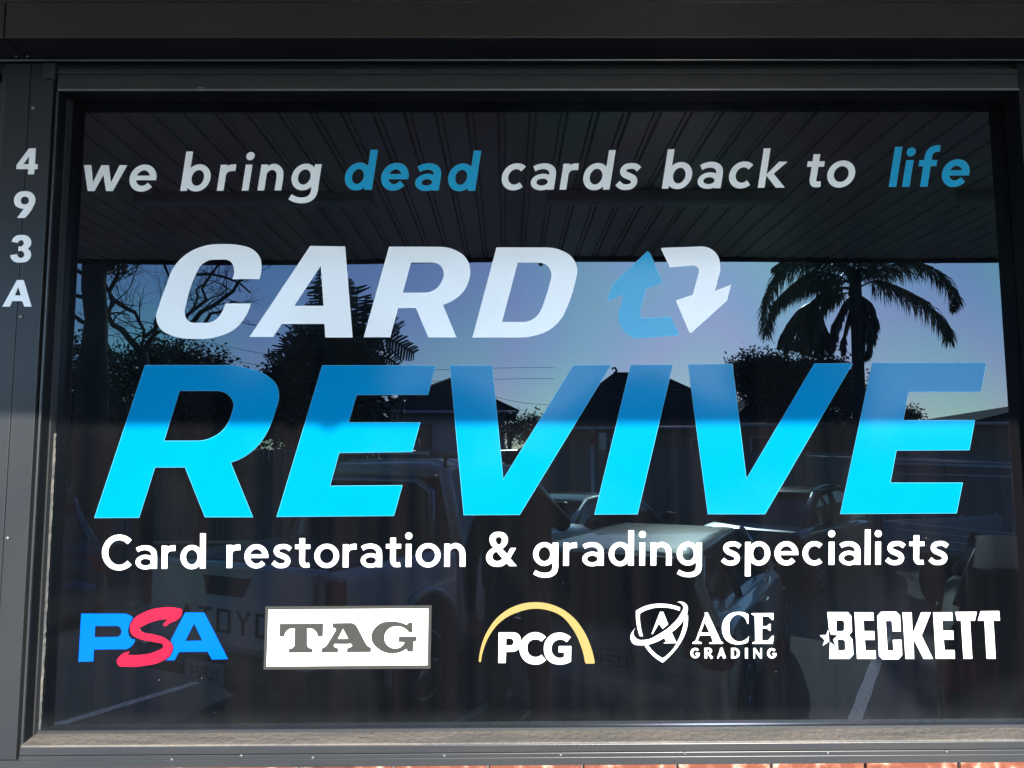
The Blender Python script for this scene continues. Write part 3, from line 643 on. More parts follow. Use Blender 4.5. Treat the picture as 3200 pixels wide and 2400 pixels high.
tg = thing('logo', 'white rectangle logo with grey border and grey slab serif capitals', 'logo', wpt(1085, 1990, 0), group='row of grading company logos')
child('border', [[T(1, 3, [(82, 264), (1518, 254), (1507, 800), (65, 809)]), T(1, 3, [(107, 290), (1490, 280), (1483, 771), (90, 783)])]], M['vgrey'], tg)
child('panel', [[T(1, 3, [(108, 291), (1489, 281), (1482, 770), (91, 782)])]], V, tg, depth=.0009)
child('letter', [[T(1, 3, [(205, 413), (582, 410), (578, 522), (532, 522), (515, 478, 1), (480, 455, 1), (442, 456, 0), (442, 595, 2), (455, 617, 1), (490, 624, 0), (488, 662), (282, 664), (285, 626), (320, 617, 1), (332, 595, 2), (335, 456, 0), (290, 458, 1), (258, 485, 1), (245, 523, 0), (203, 523, 0)])]], M['vgrey'], tg, depth=.0014)
child('letter', [[T(1, 3, [(660, 408), (820, 405, 2), (862, 425, 1), (885, 462, 2), (950, 585, 2), (970, 608, 1), (995, 618, 0), (993, 658), (785, 660), (787, 622), (812, 617, 1), (830, 600, 1), (800, 588, 0), (700, 588, 0), (672, 603, 1), (685, 617, 1), (711, 622, 0), (709, 660), (563, 662), (567, 625), (602, 606, 1), (622, 580, 2), (690, 468, 0), (683, 453, 1), (660, 450, 0)]), T(1, 3, [(752, 458), (797, 542), (708, 543)])]], M['vgrey'], tg, depth=.0014)
child('letter', [[T(1, 3, [(1300, 422), (1320, 403), (1352, 403), (1352, 487), (1320, 487), (1280, 450, 1), (1215, 434, 1), (1138, 465, 1), (1110, 530, 1), (1132, 595, 1), (1205, 626, 1), (1262, 605, 1), (1282, 573, 0), (1232, 570), (1235, 523), (1390, 523), (1388, 560), (1362, 568), (1357, 655), (1310, 655), (1300, 630, 0), (1190, 669, 1), (1060, 632, 1), (995, 535, 1), (1045, 430, 1), (1190, 393, 1)])]], M['vgrey'], tg, depth=.0014)

pc = thing('logo', 'white three letter logo under a tapering gold arch', 'logo', wpt(1660, 1980, 0), group='row of grading company logos')
z = lambda p: Zm(1300, 1650, 600, p)
child('arch', [[z([(723, 1535, 0), (750, 1370, 1), (835, 1165, 1), (990, 985, 1), (1180, 885, 1), (1390, 855, 1), (1600, 895, 1), (1785, 1005, 1), (1935, 1190, 1), (2020, 1385, 1), (2060, 1555, 0), (2050, 1563), (1957, 1563), (1947, 1545, 0), (1895, 1345, 1), (1800, 1155, 1), (1660, 1005, 1), (1510, 945, 1), (1370, 930, 1), (1180, 968, 1), (985, 1072, 1), (852, 1230, 1), (775, 1410, 1), (748, 1540, 0), (735, 1547)])]], M['vgold'], pc)
child('letter', [[z([(950, 1200), (1110, 1200, 2), (1185, 1225, 1), (1213, 1300, 1), (1190, 1390, 1), (1110, 1428, 2), (1040, 1430, 0), (1035, 1558), (945, 1558)]), z([(1042, 1275), (1085, 1275, 2), (1122, 1312, 1), (1090, 1350, 2), (1040, 1350, 0)])]], V, pc, depth=.0013)
child('letter', [[z([(1500, 1255, 0), (1445, 1312, 0), (1380, 1285, 1), (1310, 1310, 1), (1285, 1385, 1), (1310, 1455, 1), (1375, 1485, 1), (1445, 1455, 0), (1500, 1520, 0), (1440, 1565, 1), (1365, 1576, 1), (1250, 1530, 1), (1190, 1395, 1), (1250, 1250, 1), (1370, 1198, 1), (1440, 1212, 1)])]], V, pc)
child('letter', [[z([(1787, 1258, 0), (1735, 1322, 0), (1660, 1287, 1), (1590, 1318, 1), (1563, 1388, 1), (1590, 1465, 1), (1660, 1496, 1), (1703, 1482, 0), (1703, 1435, 0), (1640, 1435, 0), (1642, 1358, 0), (1792, 1358, 0), (1788, 1540, 0), (1715, 1570, 1), (1640, 1576, 1), (1525, 1530, 1), (1470, 1395, 1), (1520, 1258, 1), (1640, 1203, 1), (1730, 1220, 1)])]], V, pc, depth=.0013)

ac = thing('logo', 'white shield and swoosh logo beside serif capitals in the bottom row', 'logo', wpt(2200, 2030, 0), group='row of grading company logos')
child('shield', [[T(2, 3, [(1070, 300, 0), (1170, 252, 1), (1300, 238, 1), (1456, 270, 0), (1450, 304, 0), (1310, 274, 1), (1190, 287, 1), (1107, 325, 0), (1112, 425, 1), (1135, 522, 0), (1103, 522, 0), (1078, 430, 1)])],
    [T(2, 3, [(1487, 372, 0), (1521, 330, 0), (1513, 450, 1), (1462, 572, 1), (1390, 668, 1), (1303, 751, 0), (1210, 685, 1), (1143, 600, 0), (1178, 594, 0), (1228, 655, 1), (1303, 708, 0), (1382, 638, 1), (1445, 530, 1)])]], V, ac)
child('swoosh', [[T(2, 3, [(1422, 228, 0), (1470, 221, 1), (1513, 250, 1), (1517, 318, 1), (1470, 402, 1), (1370, 497, 1), (1240, 575, 1), (1120, 600, 1), (1045, 585, 1), (1022, 542, 1), (1035, 485, 1), (1068, 451, 0), (1052, 498, 1), (1078, 540, 1), (1155, 550, 1), (1270, 500, 1), (1385, 415, 1), (1460, 318, 1), (1478, 265, 1), (1458, 238, 1)])]], V, ac, depth=.0013)
child('monogram', [[T(2, 3, [(1278, 308), (1308, 308), (1352, 418), (1302, 460), (1270, 415), (1216, 505), (1203, 500)])], [T(2, 3, [(1377, 478), (1427, 582), (1303, 582), (1330, 568), (1312, 535)])]], V, ac)
child('letter', [[T(2, 3, [(1668, 330), (1655, 318), (1692, 312), (1806, 560), (1825, 572), (1825, 588), (1703, 588), (1703, 574), (1735, 568), (1716, 516), (1624, 516), (1606, 558), (1642, 574), (1642, 588), (1558, 588), (1558, 574), (1585, 556)]), T(2, 3, [(1665, 402), (1703, 487), (1634, 487)])]], V, ac)
child('letter', [[T(2, 3, [(2045, 330, 0), (2045, 415, 0), (2030, 415, 0), (2000, 355, 1), (1950, 336, 1), (1897, 370, 1), (1880, 450, 1), (1900, 530, 1), (1955, 564, 1), (2010, 552, 1), (2050, 512, 0), (2040, 575, 0), (1970, 592, 1), (1860, 565, 1), (1812, 455, 1), (1860, 340, 1), (1960, 308, 1), (2025, 320, 0)])]], V, ac)
child('letter', [[T(2, 3, [(2067, 320), (2262, 318), (2262, 382), (2247, 382), (2215, 352), (2165, 350), (2165, 432), (2200, 432), (2222, 412), (2237, 412), (2237, 475), (2222, 475), (2203, 456), (2163, 456), (2163, 555), (2212, 555), (2248, 515), (2266, 515), (2255, 588), (2075, 588), (2078, 572), (2100, 565), (2095, 345), (2070, 335)])]], V, ac)
gw = place_word('word', 'GRADING', 1600 + 1543 * K, 1600 + 2283 * K, 1800 + 711 * K, 1800 + 713 * K, 90 * K, 0, V, ac, G=CAPS)
gw.matrix_parent_inverse = Matrix.Translation(-Vector(ac.location))

bk = thing('logo', 'condensed white capitals with a small star, rightmost in the bottom row', 'logo', wpt(2850, 2060, 0), group='row of grading company logos')
child('star', [[T(3, 3, [(443, 511), (502, 508), (521, 459), (531, 566), (470, 607), (488, 556)])]], V, bk)
for i, ls in enumerate(([T(3, 3, [(510, 310), (690, 310), (722, 345), (728, 480), (703, 512), (732, 548), (740, 680), (705, 718), (527, 718), (534, 568), (583, 604), (561, 548), (601, 512), (541, 508), (524, 450)]), T(3, 3, [(592, 385), (645, 385), (657, 400), (657, 460), (645, 475), (595, 475)]), T(3, 3, [(604, 552), (650, 552), (665, 570), (667, 630), (655, 642), (608, 642)])],
    [T(3, 3, [(745, 312), (912, 312), (917, 386), (828, 386), (832, 474), (920, 474), (925, 554), (838, 554), (845, 641), (932, 641), (935, 718), (768, 718)])],
    [T(3, 3, [(975, 307), (1110, 306), (1143, 340), (1150, 481), (1075, 481), (1068, 390), (1020, 390), (1035, 641), (1083, 641), (1076, 550), (1155, 549), (1162, 685), (1130, 722), (990, 723), (957, 690), (942, 345)])],
    [T(3, 3, [(1160, 313), (1243, 312), (1251, 498), (1322, 312), (1410, 312), (1330, 515), (1430, 718), (1343, 718), (1257, 545), (1265, 718), (1187, 718)])],
    [T(3, 3, [(1425, 312), (1593, 311), (1597, 388), (1507, 388), (1513, 470), (1603, 470), (1607, 552), (1520, 552), (1528, 638), (1615, 638), (1617, 717), (1448, 717)])],
    [T(3, 3, [(1615, 308), (1808, 307), (1790, 388), (1748, 388), (1768, 717), (1687, 717), (1666, 388), (1632, 388)])],
    [T(3, 3, [(1835, 302), (2000, 300), (2007, 388), (1950, 388), (1970, 717), (1888, 717), (1868, 388), (1810, 388)])])):
    child('letter', [ls], V, bk)
# ================================================================ the street the glass mirrors
RZ = math.atan2(ax.y, ax.x) - math.pi / 2          # local +y = nose, +x = flank away from the glare
def sq(w, z0, z1, y, n=7, belly=.10, top=.06):      # closed cross-section of a car body, x = -w..w
    pts = [(-w * .86, z0), (-w * .985, z0 + belly), (-w, (z0 + z1) * .5), (-w * .985, z1 - top), (-w * .90, z1)]
    return [(x, y, z) for x, z in pts] + [(-x, y, z) for x, z in pts[::-1]]
def wheel(t, x, y, r, w=.2, name='wheel'):
    s = 1 if x > 0 else -1
    bm = bmesh.new(); lathe(bm, (x, y, r), (s, 0, 0), [(r * .62, -w), (r * .95, -w), (r, -w * .8), (r, -.03), (r * .95, 0), (r * .64, 0)], 28)
    wo = obj(name, bm, M['tyre'], t)
    bm = bmesh.new(); lathe(bm, (x, y, r), (s, 0, 0), [(r * .64, -.06), (r * .64, .004), (r * .58, .004), (r * .55, -.03), (r * .2, -.035), (r * .16, .0), (r * .05, .002)], 28)
    for k in range(5):
        a = 2 * math.pi * k / 5
        tube(bm, [(x - s * .015, y + math.cos(a) * r * .12, r + math.sin(a) * r * .12), (x - s * .02, y + math.cos(a) * r * .58, r + math.sin(a) * r * .58)], [.035, .022], 6)
    obj('rim', bm, M['rim'], wo)
def plate(t, y, z, text, w=.372, h=.134):
    bm = bmesh.new(); box(bm, (-w / 2, y - .012, z), (w / 2, y, z + h)); p_ = obj('number_plate', bm, M['signw'], t)
    word_on(p_, text, -w * .42, w * .42, z + .03, .075, y - .0125, M['plastic'])
SEG = {'E': 'abcdf', '8': 'g', }
def glyph_rects(c):                                  # block capitals for plates and badges, unit cell 0.6 x 1
    t = .13; W_ = .6
    H = lambda y, a=0, b=W_: [[(a, y), (b, y), (b, y + t), (a, y + t)]]
    Vv = lambda x, a=0, b=1: [[(x, a), (x + t, a), (x + t, b), (x, b)]]
    D = lambda p, q: stroke([(p[0], p[1], t), (q[0], q[1], t)], smooth=False)
    q = {'C': [H(0), H(1 - t), Vv(0)], 'S': [H(0), H(1 - t), H(.44), Vv(0, .44, 1), Vv(W_ - t, 0, .5)], '2': [H(0), H(1 - t), H(.44), Vv(0, 0, .5), Vv(W_ - t, .44, 1)],
         '4': [Vv(W_ - t), H(.35), D((.07, .4), (.5, 1))], 'J': [H(0), Vv(W_ - t), Vv(0, 0, .3)], 'B': [H(0), H(1 - t), H(.44), Vv(0), Vv(W_ - t)], 'L': [H(0), Vv(0)],
         'Y': [D((.05, 1), (.3, .5)), D((.55, 1), (.3, .5)), Vv(.235, 0, .5)], 'P': [Vv(0), H(1 - t), H(.44), Vv(W_ - t, .44, 1)], 'T': [H(1 - t), Vv(.235)],
         'O': [H(0), H(1 - t), Vv(0), Vv(W_ - t)], 'A': [D((.05, 0), (.3, 1)), D((.55, 0), (.3, 1)), H(.28, .1, .5)]}
    return q[c]
def word_on(parent, text, x0, x1, z0, h, y, m, gapf=None):
    n = len(text); cw = (x1 - x0) / n
    for i, c in enumerate(text):
        if c == ' ': continue
        bm = bmesh.new(); k = 0
        for loops in glyph_rects(c):
            l = loops[0]; vs = [bm.verts.new((x0 + i * cw + px * cw * 1.25, y - k * .0003, z0 + pz * h)) for px, pz in l]
            bm.faces.new(vs); k += 1
        bmesh.ops.recalc_face_normals(bm, faces=bm.faces)
        for f in bm.faces:
            if f.normal.y > 0: f.normal_flip()
        obj('character', bm, m, parent)
def make_car(name, label, cat, loc, rz, paint, L=3.95, Wd=.83, belt=.90, roofz=1.43, kind='hatch', tail=None, platetxt=None, wr=.31, group=None):
    t = thing(name, label, cat, loc, rz, group)
    if kind == 'hatch':
        st = [(0.0, .70, .34, .62), (.04, .96, .24, .78), (.16, .985, .20, .92), (.5, 1, .18, .95), (1.0, 1, .17, .94), (2.2, 1, .17, .91), (2.9, .99, .17, .90), (3.5, .95, .19, .80), (3.82, .86, .22, .68), (3.95, .70, .30, .55)]
        gh = [(.05, .88, .93, .0), (.17, .80, .74, .95), (.32, .78, .72, 1.0), (1.9, .78, .66, 1.0), (2.25, .79, .68, .93), (2.98, .86, .90, .0)]
    elif kind == 'sedan':
        st = [(0.0, .72, .36, .70), (.05, .96, .26, .90), (.5, .99, .20, .95), (1.2, 1, .18, .94), (2.4, 1, .17, .91), (3.3, .99, .17, .90), (4.0, .95, .19, .80), (4.4, .86, .22, .68), (4.55, .70, .30, .55)]
        gh = [(.55, .84, .88, .0), (1.35, .78, .66, .93), (1.7, .78, .66, 1.0), (2.5, .78, .66, 1.0), (2.85, .79, .68, .92), (3.55, .86, .90, .0)]
    k = L / st[-1][0]; kb = belt / .94
    bm = bmesh.new(); loft(bm, [sq(Wd * w, z0, z1 * kb, y * k) for y, w, z0, z1 in st])
    body = obj('body', bm, paint, t, smooth=True, bevel=.02)
    s_ = body.modifiers.new('s', 'SUBSURF'); s_.levels = s_.render_levels = 1
    z0 = belt - .03
    def gring(y, wb, wt_, h): zt = z0 + (roofz - z0) * h; return [(-Wd * wb, y * k, z0 - .02), (-Wd * (wb * .55 + wt_ * .45), y * k, z0 + (zt - z0) * .55), (-Wd * wt_, y * k, zt - .02), (Wd * wt_, y * k, zt - .02), (Wd * (wb * .55 + wt_ * .45), y * k, z0 + (zt - z0) * .55), (Wd * wb, y * k, z0 - .02)]
    bm = bmesh.new(); loft(bm, [gring(*g) for g in gh]); obj('window', bm, M['carglass'], t, smooth=False, bevel=.012)
    bm = bmesh.new(); rs = []
    for y, wb, wt_, h in gh[1:-1]:
        zt = z0 + (roofz - z0) * h
        rs.append([(-Wd * (wt_ + .015), y * k, zt - .035), (-Wd * wt_, y * k, zt - .008), (-Wd * wt_ * .8, y * k, zt + .004), (0, y * k, zt + .007), (Wd * wt_ * .8, y * k, zt + .004), (Wd * wt_, y * k, zt - .008), (Wd * (wt_ + .015), y * k, zt - .035)])
    y0 = gh[1]; f0 = rs[0]; rs.insert(0, [(x * .98, y - .12, z - .022) for x, y, z in f0])
    a = loft(bm, rs, cap=False, closed=False)
    bmesh.ops.solidify(bm, geom=bm.faces, thickness=.02)
    obj('roof', bm, paint, t, smooth=True)
    for s in (-1, 1):                                    # pillars
        for g0, g1 in ((gh[0], gh[1]), (gh[-1], gh[-2])):
            bm = bmesh.new(); h1 = z0 + (roofz - z0) * g1[3]
            tube(bm, [(s * Wd * g0[1], g0[0] * k, z0), (s * Wd * (g1[1] * .45 + g1[2] * .5 + .02), (g0[0] + g1[0]) / 2 * k, (z0 + h1) / 2 + .02), (s * Wd * g1[2], g1[0] * k, h1 - .01)], [.05, .04, .035], 6); obj('pillar', bm, paint, t)
        ym = (gh[2][0] + gh[3][0]) / 2 * k; bm = bmesh.new(); tube(bm, [(s * Wd * .865, ym, z0), (s * Wd * .77, ym, (z0 + roofz) / 2 + .01), (s * Wd * .67, ym, roofz - .03)], .03, 6); obj('pillar', bm, M['plastic'], t)
        mz = belt + .05; my = (gh[-1][0] - .30) * k
        bm = bmesh.new(); loft(bm, [[(s * (Wd * .92), my, mz), (s * (Wd * .92), my + .08, mz), (s * (Wd * .92), my + .08, mz + .06), (s * (Wd * .92), my, mz + .06)], [(s * (Wd + .06), my - .02, mz - .01), (s * (Wd + .06), my + .10, mz), (s * (Wd + .06), my + .10, mz + .12), (s * (Wd + .06), my - .02, mz + .13)], [(s * (Wd + .19), my, mz), (s * (Wd + .19), my + .07, mz + .01), (s * (Wd + .19), my + .07, mz + .11), (s * (Wd + .19), my, mz + .12)]]); bmesh.ops.recalc_face_normals(bm, faces=bm.faces); obj('door_mirror', bm, M['plastic'], t, smooth=True, bevel=.015)
        bm = bmesh.new(); tz = belt * .80 if tail is None else tail
        loft(bm, [[(s * Wd * .62, .03, tz - .13), (s * Wd * .62, .03, tz + .04), (s * Wd * .64, .1, tz + .04), (s * Wd * .64, .1, tz - .13)], [(s * Wd * .93, .02, tz - .14), (s * Wd * .93, .02, tz + .06), (s * Wd * .95, .1, tz + .06), (s * Wd * .95, .1, tz - .14)], [(s * Wd * 1.005, .12, tz - .12), (s * Wd * 1.0, .14, tz + .08), (s * Wd * .98, .28, tz + .08), (s * Wd * .99, .26, tz - .08)]]); bmesh.ops.recalc_face_normals(bm, faces=bm.faces); obj('tail_light', bm, M['redlamp'], t, smooth=True, bevel=.01)
        wheel(t, s * (Wd + .005), .68 * k, wr); wheel(t, s * (Wd + .005), (L / k - .82) * k, wr)
        for yy in (.68 * k, (L / k - .82) * k):
            bm = bmesh.new(); lathe(bm, (s * (Wd - .02), yy, wr), (s, 0, 0), [(wr * 1.16, 0), (wr * 1.16, .022)], 24); obj('wheel_arch', bm, M['black'], t)
        bm = bmesh.new(); hx = s * (Wd + .004)
        tube(bm, [(hx, 1.55 * k, belt - .12), (hx + s * .02, 1.6 * k, belt - .115), (hx + s * .02, 1.72 * k, belt - .115), (hx, 1.77 * k, belt - .12)], .012, 6); obj('door_handle', bm, paint, t)
        bm = bmesh.new(); box(bm, (s * Wd * .55 - .14, L - .10, .58), (s * Wd * .55 + .14, L + .012 - .06, .70)); obj('headlight', bm, M['lens'], t, bevel=.03)
    bm = bmesh.new(); loft(bm, [[(x, y, z) for x, z in ((-Wd * .99, .0), (Wd * .99, 0))] for y, z in ()] or [[(-Wd * .97, .10, .22), (-Wd * .6, -.06, .20), (Wd * .6, -.06, .20), (Wd * .97, .10, .22)], [(-Wd * .99, .10, .50), (-Wd * .62, -.07, .50), (Wd * .62, -.07, .50), (Wd * .99, .10, .50)], [(-Wd * .97, .12, .56), (-Wd * .6, -.01, .57), (Wd * .6, -.01, .57), (Wd * .97, .12, .56)]]); bmesh.ops.recalc_face_normals(bm, faces=bm.faces); obj('bumper', bm, paint, t, smooth=True, bevel=.02)
    if platetxt: plate(t, -.055 if kind == 'hatch' else -.01, .60 if kind == 'sedan' else .56, platetxt)
    return t
# silver hatchback in the next bay, tail towards the shop
c_r = far(2277, 2100, 4.9)                             # its right rear corner
cc = Vector((c_r.x, c_r.y, GZ)) - px_ * .83
make_car('hatchback', 'silver hatchback with sunlit roof mirrored below the white sentence', 'car', cc, RZ - R_(4.5), M['silver'], L=3.95, belt=.92, roofz=1.37, tail=.76, platetxt='CC24SJ'[0:6])
d0 = far(2450, 1560, 11.0); make_car('sedan', 'dark sedan with a thin bright roof edge mirrored behind the silver hatchback', 'car', (d0.x - .6, d0.y, GZ), RZ + R_(10), M['darkcar'], L=4.6, kind='sedan', belt=.96, roofz=1.45)
ds = [o_ for o_ in bpy.data.objects if o_.name == 'sedan'][0]
for s_ in (-1, 1):  # curved rails added to the roof only to throw a sun glint
    bm = bmesh.new(); tube(bm, [(s_ * .53, 1.45 + k * .16, 1.455 + .05 * math.sin(math.pi * k / 8)) for k in range(9)], .022, 10); obj('glint_rail', bm, M['rail'], ds, smooth=True)
n0 = far(560, 1600, 9.6); make_car('sedan', 'navy sedan mirrored at the left edge of the glass behind the ute', 'car', (n0.x - 1.3, n0.y + .9, GZ), RZ - R_(75) + R_(10), M['navy'], L=4.7, kind='sedan', belt=.98, roofz=1.49)
g0 = far(1790, 1640, 9.0); make_car('sedan', 'grey car mirrored beside the photographer behind the hatchback', 'car', (g0.x - .95, g0.y - .2, GZ), RZ + R_(4), M['grey4wd'], L=4.5, kind='sedan', belt=.98, roofz=1.46)
b0 = far(2905, 1800, 4.6); make_car('hatchback', 'dark maroon hatchback mirrored at the right edge under the blue capitals', 'car', (b0.x + .72, b0.y + .43, GZ), RZ, M['brown'], L=4.2, belt=.94, roofz=1.37)

# white dual-cab ute with a canopy
def make_ute(loc, rz):
    t = thing('pickup_truck', 'white dual cab ute with canopy and roof platform, tailgate to the glass', 'pickup truck', loc, rz)
    Wd = .91; P_ = M['white']
    bm = bmesh.new(); loft(bm, [sq(Wd * w, z0, z1, y, belly=.12, top=.05) for y, w, z0, z1 in ((.02, .97, .62, 1.17), (.10, 1, .58, 1.18), (1.55, 1, .52, 1.18), (1.60, 1, .5, 1.18))]); obj('tub', bm, P_, t, smooth=True, bevel=.02)
    bm = bmesh.new(); loft(bm, [sq(Wd * w, z0, z1, y) for y, w, z0, z1 in ((1.64, 1, .42, 1.18), (3.4, 1, .42, 1.17), (3.9, 1, .45, 1.17), (4.6, .98, .45, 1.10), (5.05, .92, .45, 1.0), (5.2, .8, .5, .85))]); obj('body', bm, P_, t, smooth=True, bevel=.02)
    bm = bmesh.new(); loft(bm, [[(-x0, y, 1.16), (-x1, y, zt), (x1, y, zt), (x0, y, 1.16)] for y, x0, x1, zt in ((1.66, .86, .70, 1.72), (1.8, .86, .68, 1.80), (3.0, .86, .68, 1.82), (3.3, .86, .72, 1.70), (3.95, .86, .80, 1.18))]); obj('cab_window', bm, M['carglass'], t, bevel=.02)
    bm = bmesh.new(); loft(bm, [[(-x1, y, zt), (-x1 * .7, y, zt + .05), (x1 * .7, y, zt + .05), (x1, y, zt), (x1, y, zt - .05), (-x1, y, zt - .05)] for y, x1, zt in ((1.64, .72, 1.75), (1.9, .70, 1.80), (3.0, .70, 1.81), (3.3, .73, 1.71))]); obj('cab_roof', bm, P_, t, smooth=True, bevel=.02)
    for s in (-1, 1):
        for a, b, c in (((1.66, 1.18), (1.68, 1.76), .06), ((2.75, 1.18), (2.7, 1.79), .045), ((3.97, 1.17), (3.28, 1.72), .045)):
            bm = bmesh.new(); tube(bm, [(s * .875, a[0], a[1]), (s * .72, b[0], b[1])], c, 6); obj('pillar', bm, P_, t)
        bm = bmesh.new(); box(bm, (s * .99 - .10, 3.45, 1.18), (s * .99 + .10, 3.56, 1.42)); obj('door_mirror', bm, M['plastic'], t, bevel=.03)
        bm = bmesh.new(); box(bm, (s * .905 - .085, -.015, .86), (s * .905 + .022, .10, 1.14)); obj('tail_light', bm, M['redlamp'], t, bevel=.025)
        for yy in (1.12, 4.25):
            wheel(t, s * .925, yy, .385, .25)
            bm = bmesh.new(); lathe(bm, (s * .89, yy, .42), (s, 0, 0), [(.47, 0), (.47, .026)], 28); obj('wheel_arch', bm, M['black'], t)
            bm = bmesh.new(); tube(bm, [(s * .925, yy + .49 * math.cos(a), .42 + .49 * math.sin(a)) for a in [R_(q) for q in range(-5, 190, 12)]], .03, 6); obj('flare', bm, P_, t)
        bm = bmesh.new(); box(bm, (s * .93 - .012, 2.3, .98), (s * .93 + .012, 2.5, 1.02)); obj('door_handle', bm, M['rim'], t, bevel=.008)
    bm = bmesh.new(); loft(bm, [[(-.84, y, 1.165), (-.84, y, 1.19), (.84, y, 1.19), (.84, y, 1.165)] for y in (.10, 1.58)]); obj('tonneau_cover', bm, M['plastic'], t, bevel=.008)
    bm = bmesh.new(); tube(bm, [(-.80, 1.35, 1.19), (-.72, 1.48, 1.60), (-.55, 1.50, 1.68), (.55, 1.50, 1.68), (.72, 1.48, 1.60), (.80, 1.35, 1.19)], .03, 8); obj('sports_bar', bm, M['rim'], t)
    tgt = None
    bm = bmesh.new(); loft(bm, [[(-.80, y, .66), (-.80, y, 1.17), (.80, y, 1.17), (.80, y, .66)] for y in (-.02, .03)]); bmesh.ops.recalc_face_normals(bm, faces=bm.faces); tgt = obj('tailgate', bm, P_, t, bevel=.012)
    bm = bmesh.new(); loft(bm, [[(-.24, -.0235, 1.10), (.24, -.0235, 1.10), (.20, -.0235, .98), (-.16, -.0235, .98)], [(-.24, -.019, 1.10), (.24, -.019, 1.10), (.20, -.019, .98), (-.16, -.019, .98)]]); bmesh.ops.recalc_face_normals(bm, faces=bm.faces); obj('handle', bm, M['plastic'], tgt)
    word_on(tgt, 'TOYOTA', -.62, .52, .745, .15, -.0215, M['vgrey'])
    bm = bmesh.new(); tube(bm, [(-.90, .16, .55), (-.84, -.10, .54), (.84, -.10, .54), (.90, .16, .55)], .075, 8); obj('bumper', bm, M['plastic'], t)
    bm = bmesh.new(); box(bm, (-.19, -.19, .47), (.19, -.178, .604)); p_ = obj('number_plate', bm, M['signw'], t); word_on(p_, 'YLP 24'.replace(' ', ''), -.15, .15, .50, .07, -.1905, M['plastic'])
    bm = bmesh.new()
    for s in (-1, 1): tube(bm, [(s * .70, 1.45, 1.90), (s * .70, 3.25, 1.92)], .02, 6)
    for q in range(8): box(bm, (-.70, 1.5 + q * .23, 1.895), (.70, 1.60 + q * .23, 1.915))
    obj('roof_platform', bm, M['rim'], t)
    for yy in (1.8, 2.9):
        for s in (-1, 1): bm = bmesh.new(); tube(bm, [(s * .64, yy, 1.79), (s * .66, yy, 1.90)], .018, 5); obj('rack_foot', bm, M['plastic'], t)
    bm = bmesh.new(); tube(bm, [(-.5, 1.6, 1.93), (-.5, 1.6, 2.0), (.0, 1.6, 2.01), (.12, 1.6, 1.93)], .02, 6); obj('rack_rail', bm, M['trimw'], t)
    bm = bmesh.new(); tube(bm, [(.90, 3.9, 1.15), (.94, 4.05, 1.75)], .005, 5); obj('aerial', bm, M['plastic'], t)
    return t
u = far(1030, 1850, 4.95); uc = Vector((u.x, u.y, GZ)); UR = R_(28); uax = Vector((math.sin(UR), -math.cos(UR), 0)); upx = Vector((math.cos(UR), math.sin(UR), 0))
uc -= upx * .92
ut = make_ute(uc, math.atan2(uax.y, uax.x) - math.pi / 2); ut.scale = (1, 1, 1.08)

# tray-back ute further along
def make_tray(loc, rz):
    t = thing('tray_truck', 'grey truck with white slatted tray sides mirrored at the right edge', 'truck', loc, rz)
    bm = bmesh.new(); loft(bm, [sq(.86, .55, 1.05, y) for y in (2.35, 3.6)] + [sq(.80, .55, 1.0, 4.4), sq(.7, .6, .85, 4.7)]); obj('body', bm, M['white'], t, smooth=True, bevel=.02)
    bm = bmesh.new(); loft(bm, [[(-x0, y, 1.04), (-x1, y, zt), (x1, y, zt), (x0, y, 1.04)] for y, x0, x1, zt in ((2.36, .80, .68, 1.62), (2.6, .80, .66, 1.68), (3.1, .80, .68, 1.62), (3.7, .80, .74, 1.05))]); obj('window', bm, M['carglass'], t, bevel=.02)
    bm = bmesh.new(); box(bm, (-.68, 2.4, 1.64), (.68, 3.15, 1.72)); obj('roof', bm, M['white'], t, bevel=.03)
    bm = bmesh.new(); box(bm, (-.92, 0, .82), (.92, 2.25, .90)); obj('tray_floor', bm, M['rim'], t)
    for s in (-1, 1):
        bm = bmesh.new()
        for q in range(3): box(bm, (s * .92 - .015, .02, .91 + q * .085), (s * .92 + .015, 2.25, .985 + q * .085))
        for q in range(4): box(bm, (s * .94 - .012, .04 + q * .70, .90), (s * .94 + .012, .08 + q * .70, 1.19))
        obj('side_board', bm, M['trimw'], t)
        for yy in (.85, 3.75): wheel(t, s * .86, yy, .36, .22)
    bm = bmesh.new()
    for q in range(3): box(bm, (-.90, -.015, .91 + q * .085), (.90, .012, .985 + q * .085))
    obj('tail_board', bm, M['trimw'], t)
    bm = bmesh.new(); tube(bm, [(-.75, 2.30, .9), (-.75, 2.30, 1.75), (.75, 2.30, 1.75), (.75, 2.30, .9)], .025, 6); obj('headboard', bm, M['rim'], t)
    return t
tr = far(2960, 1720, 9.0); make_tray((tr.x, tr.y, GZ), RZ + R_(38))

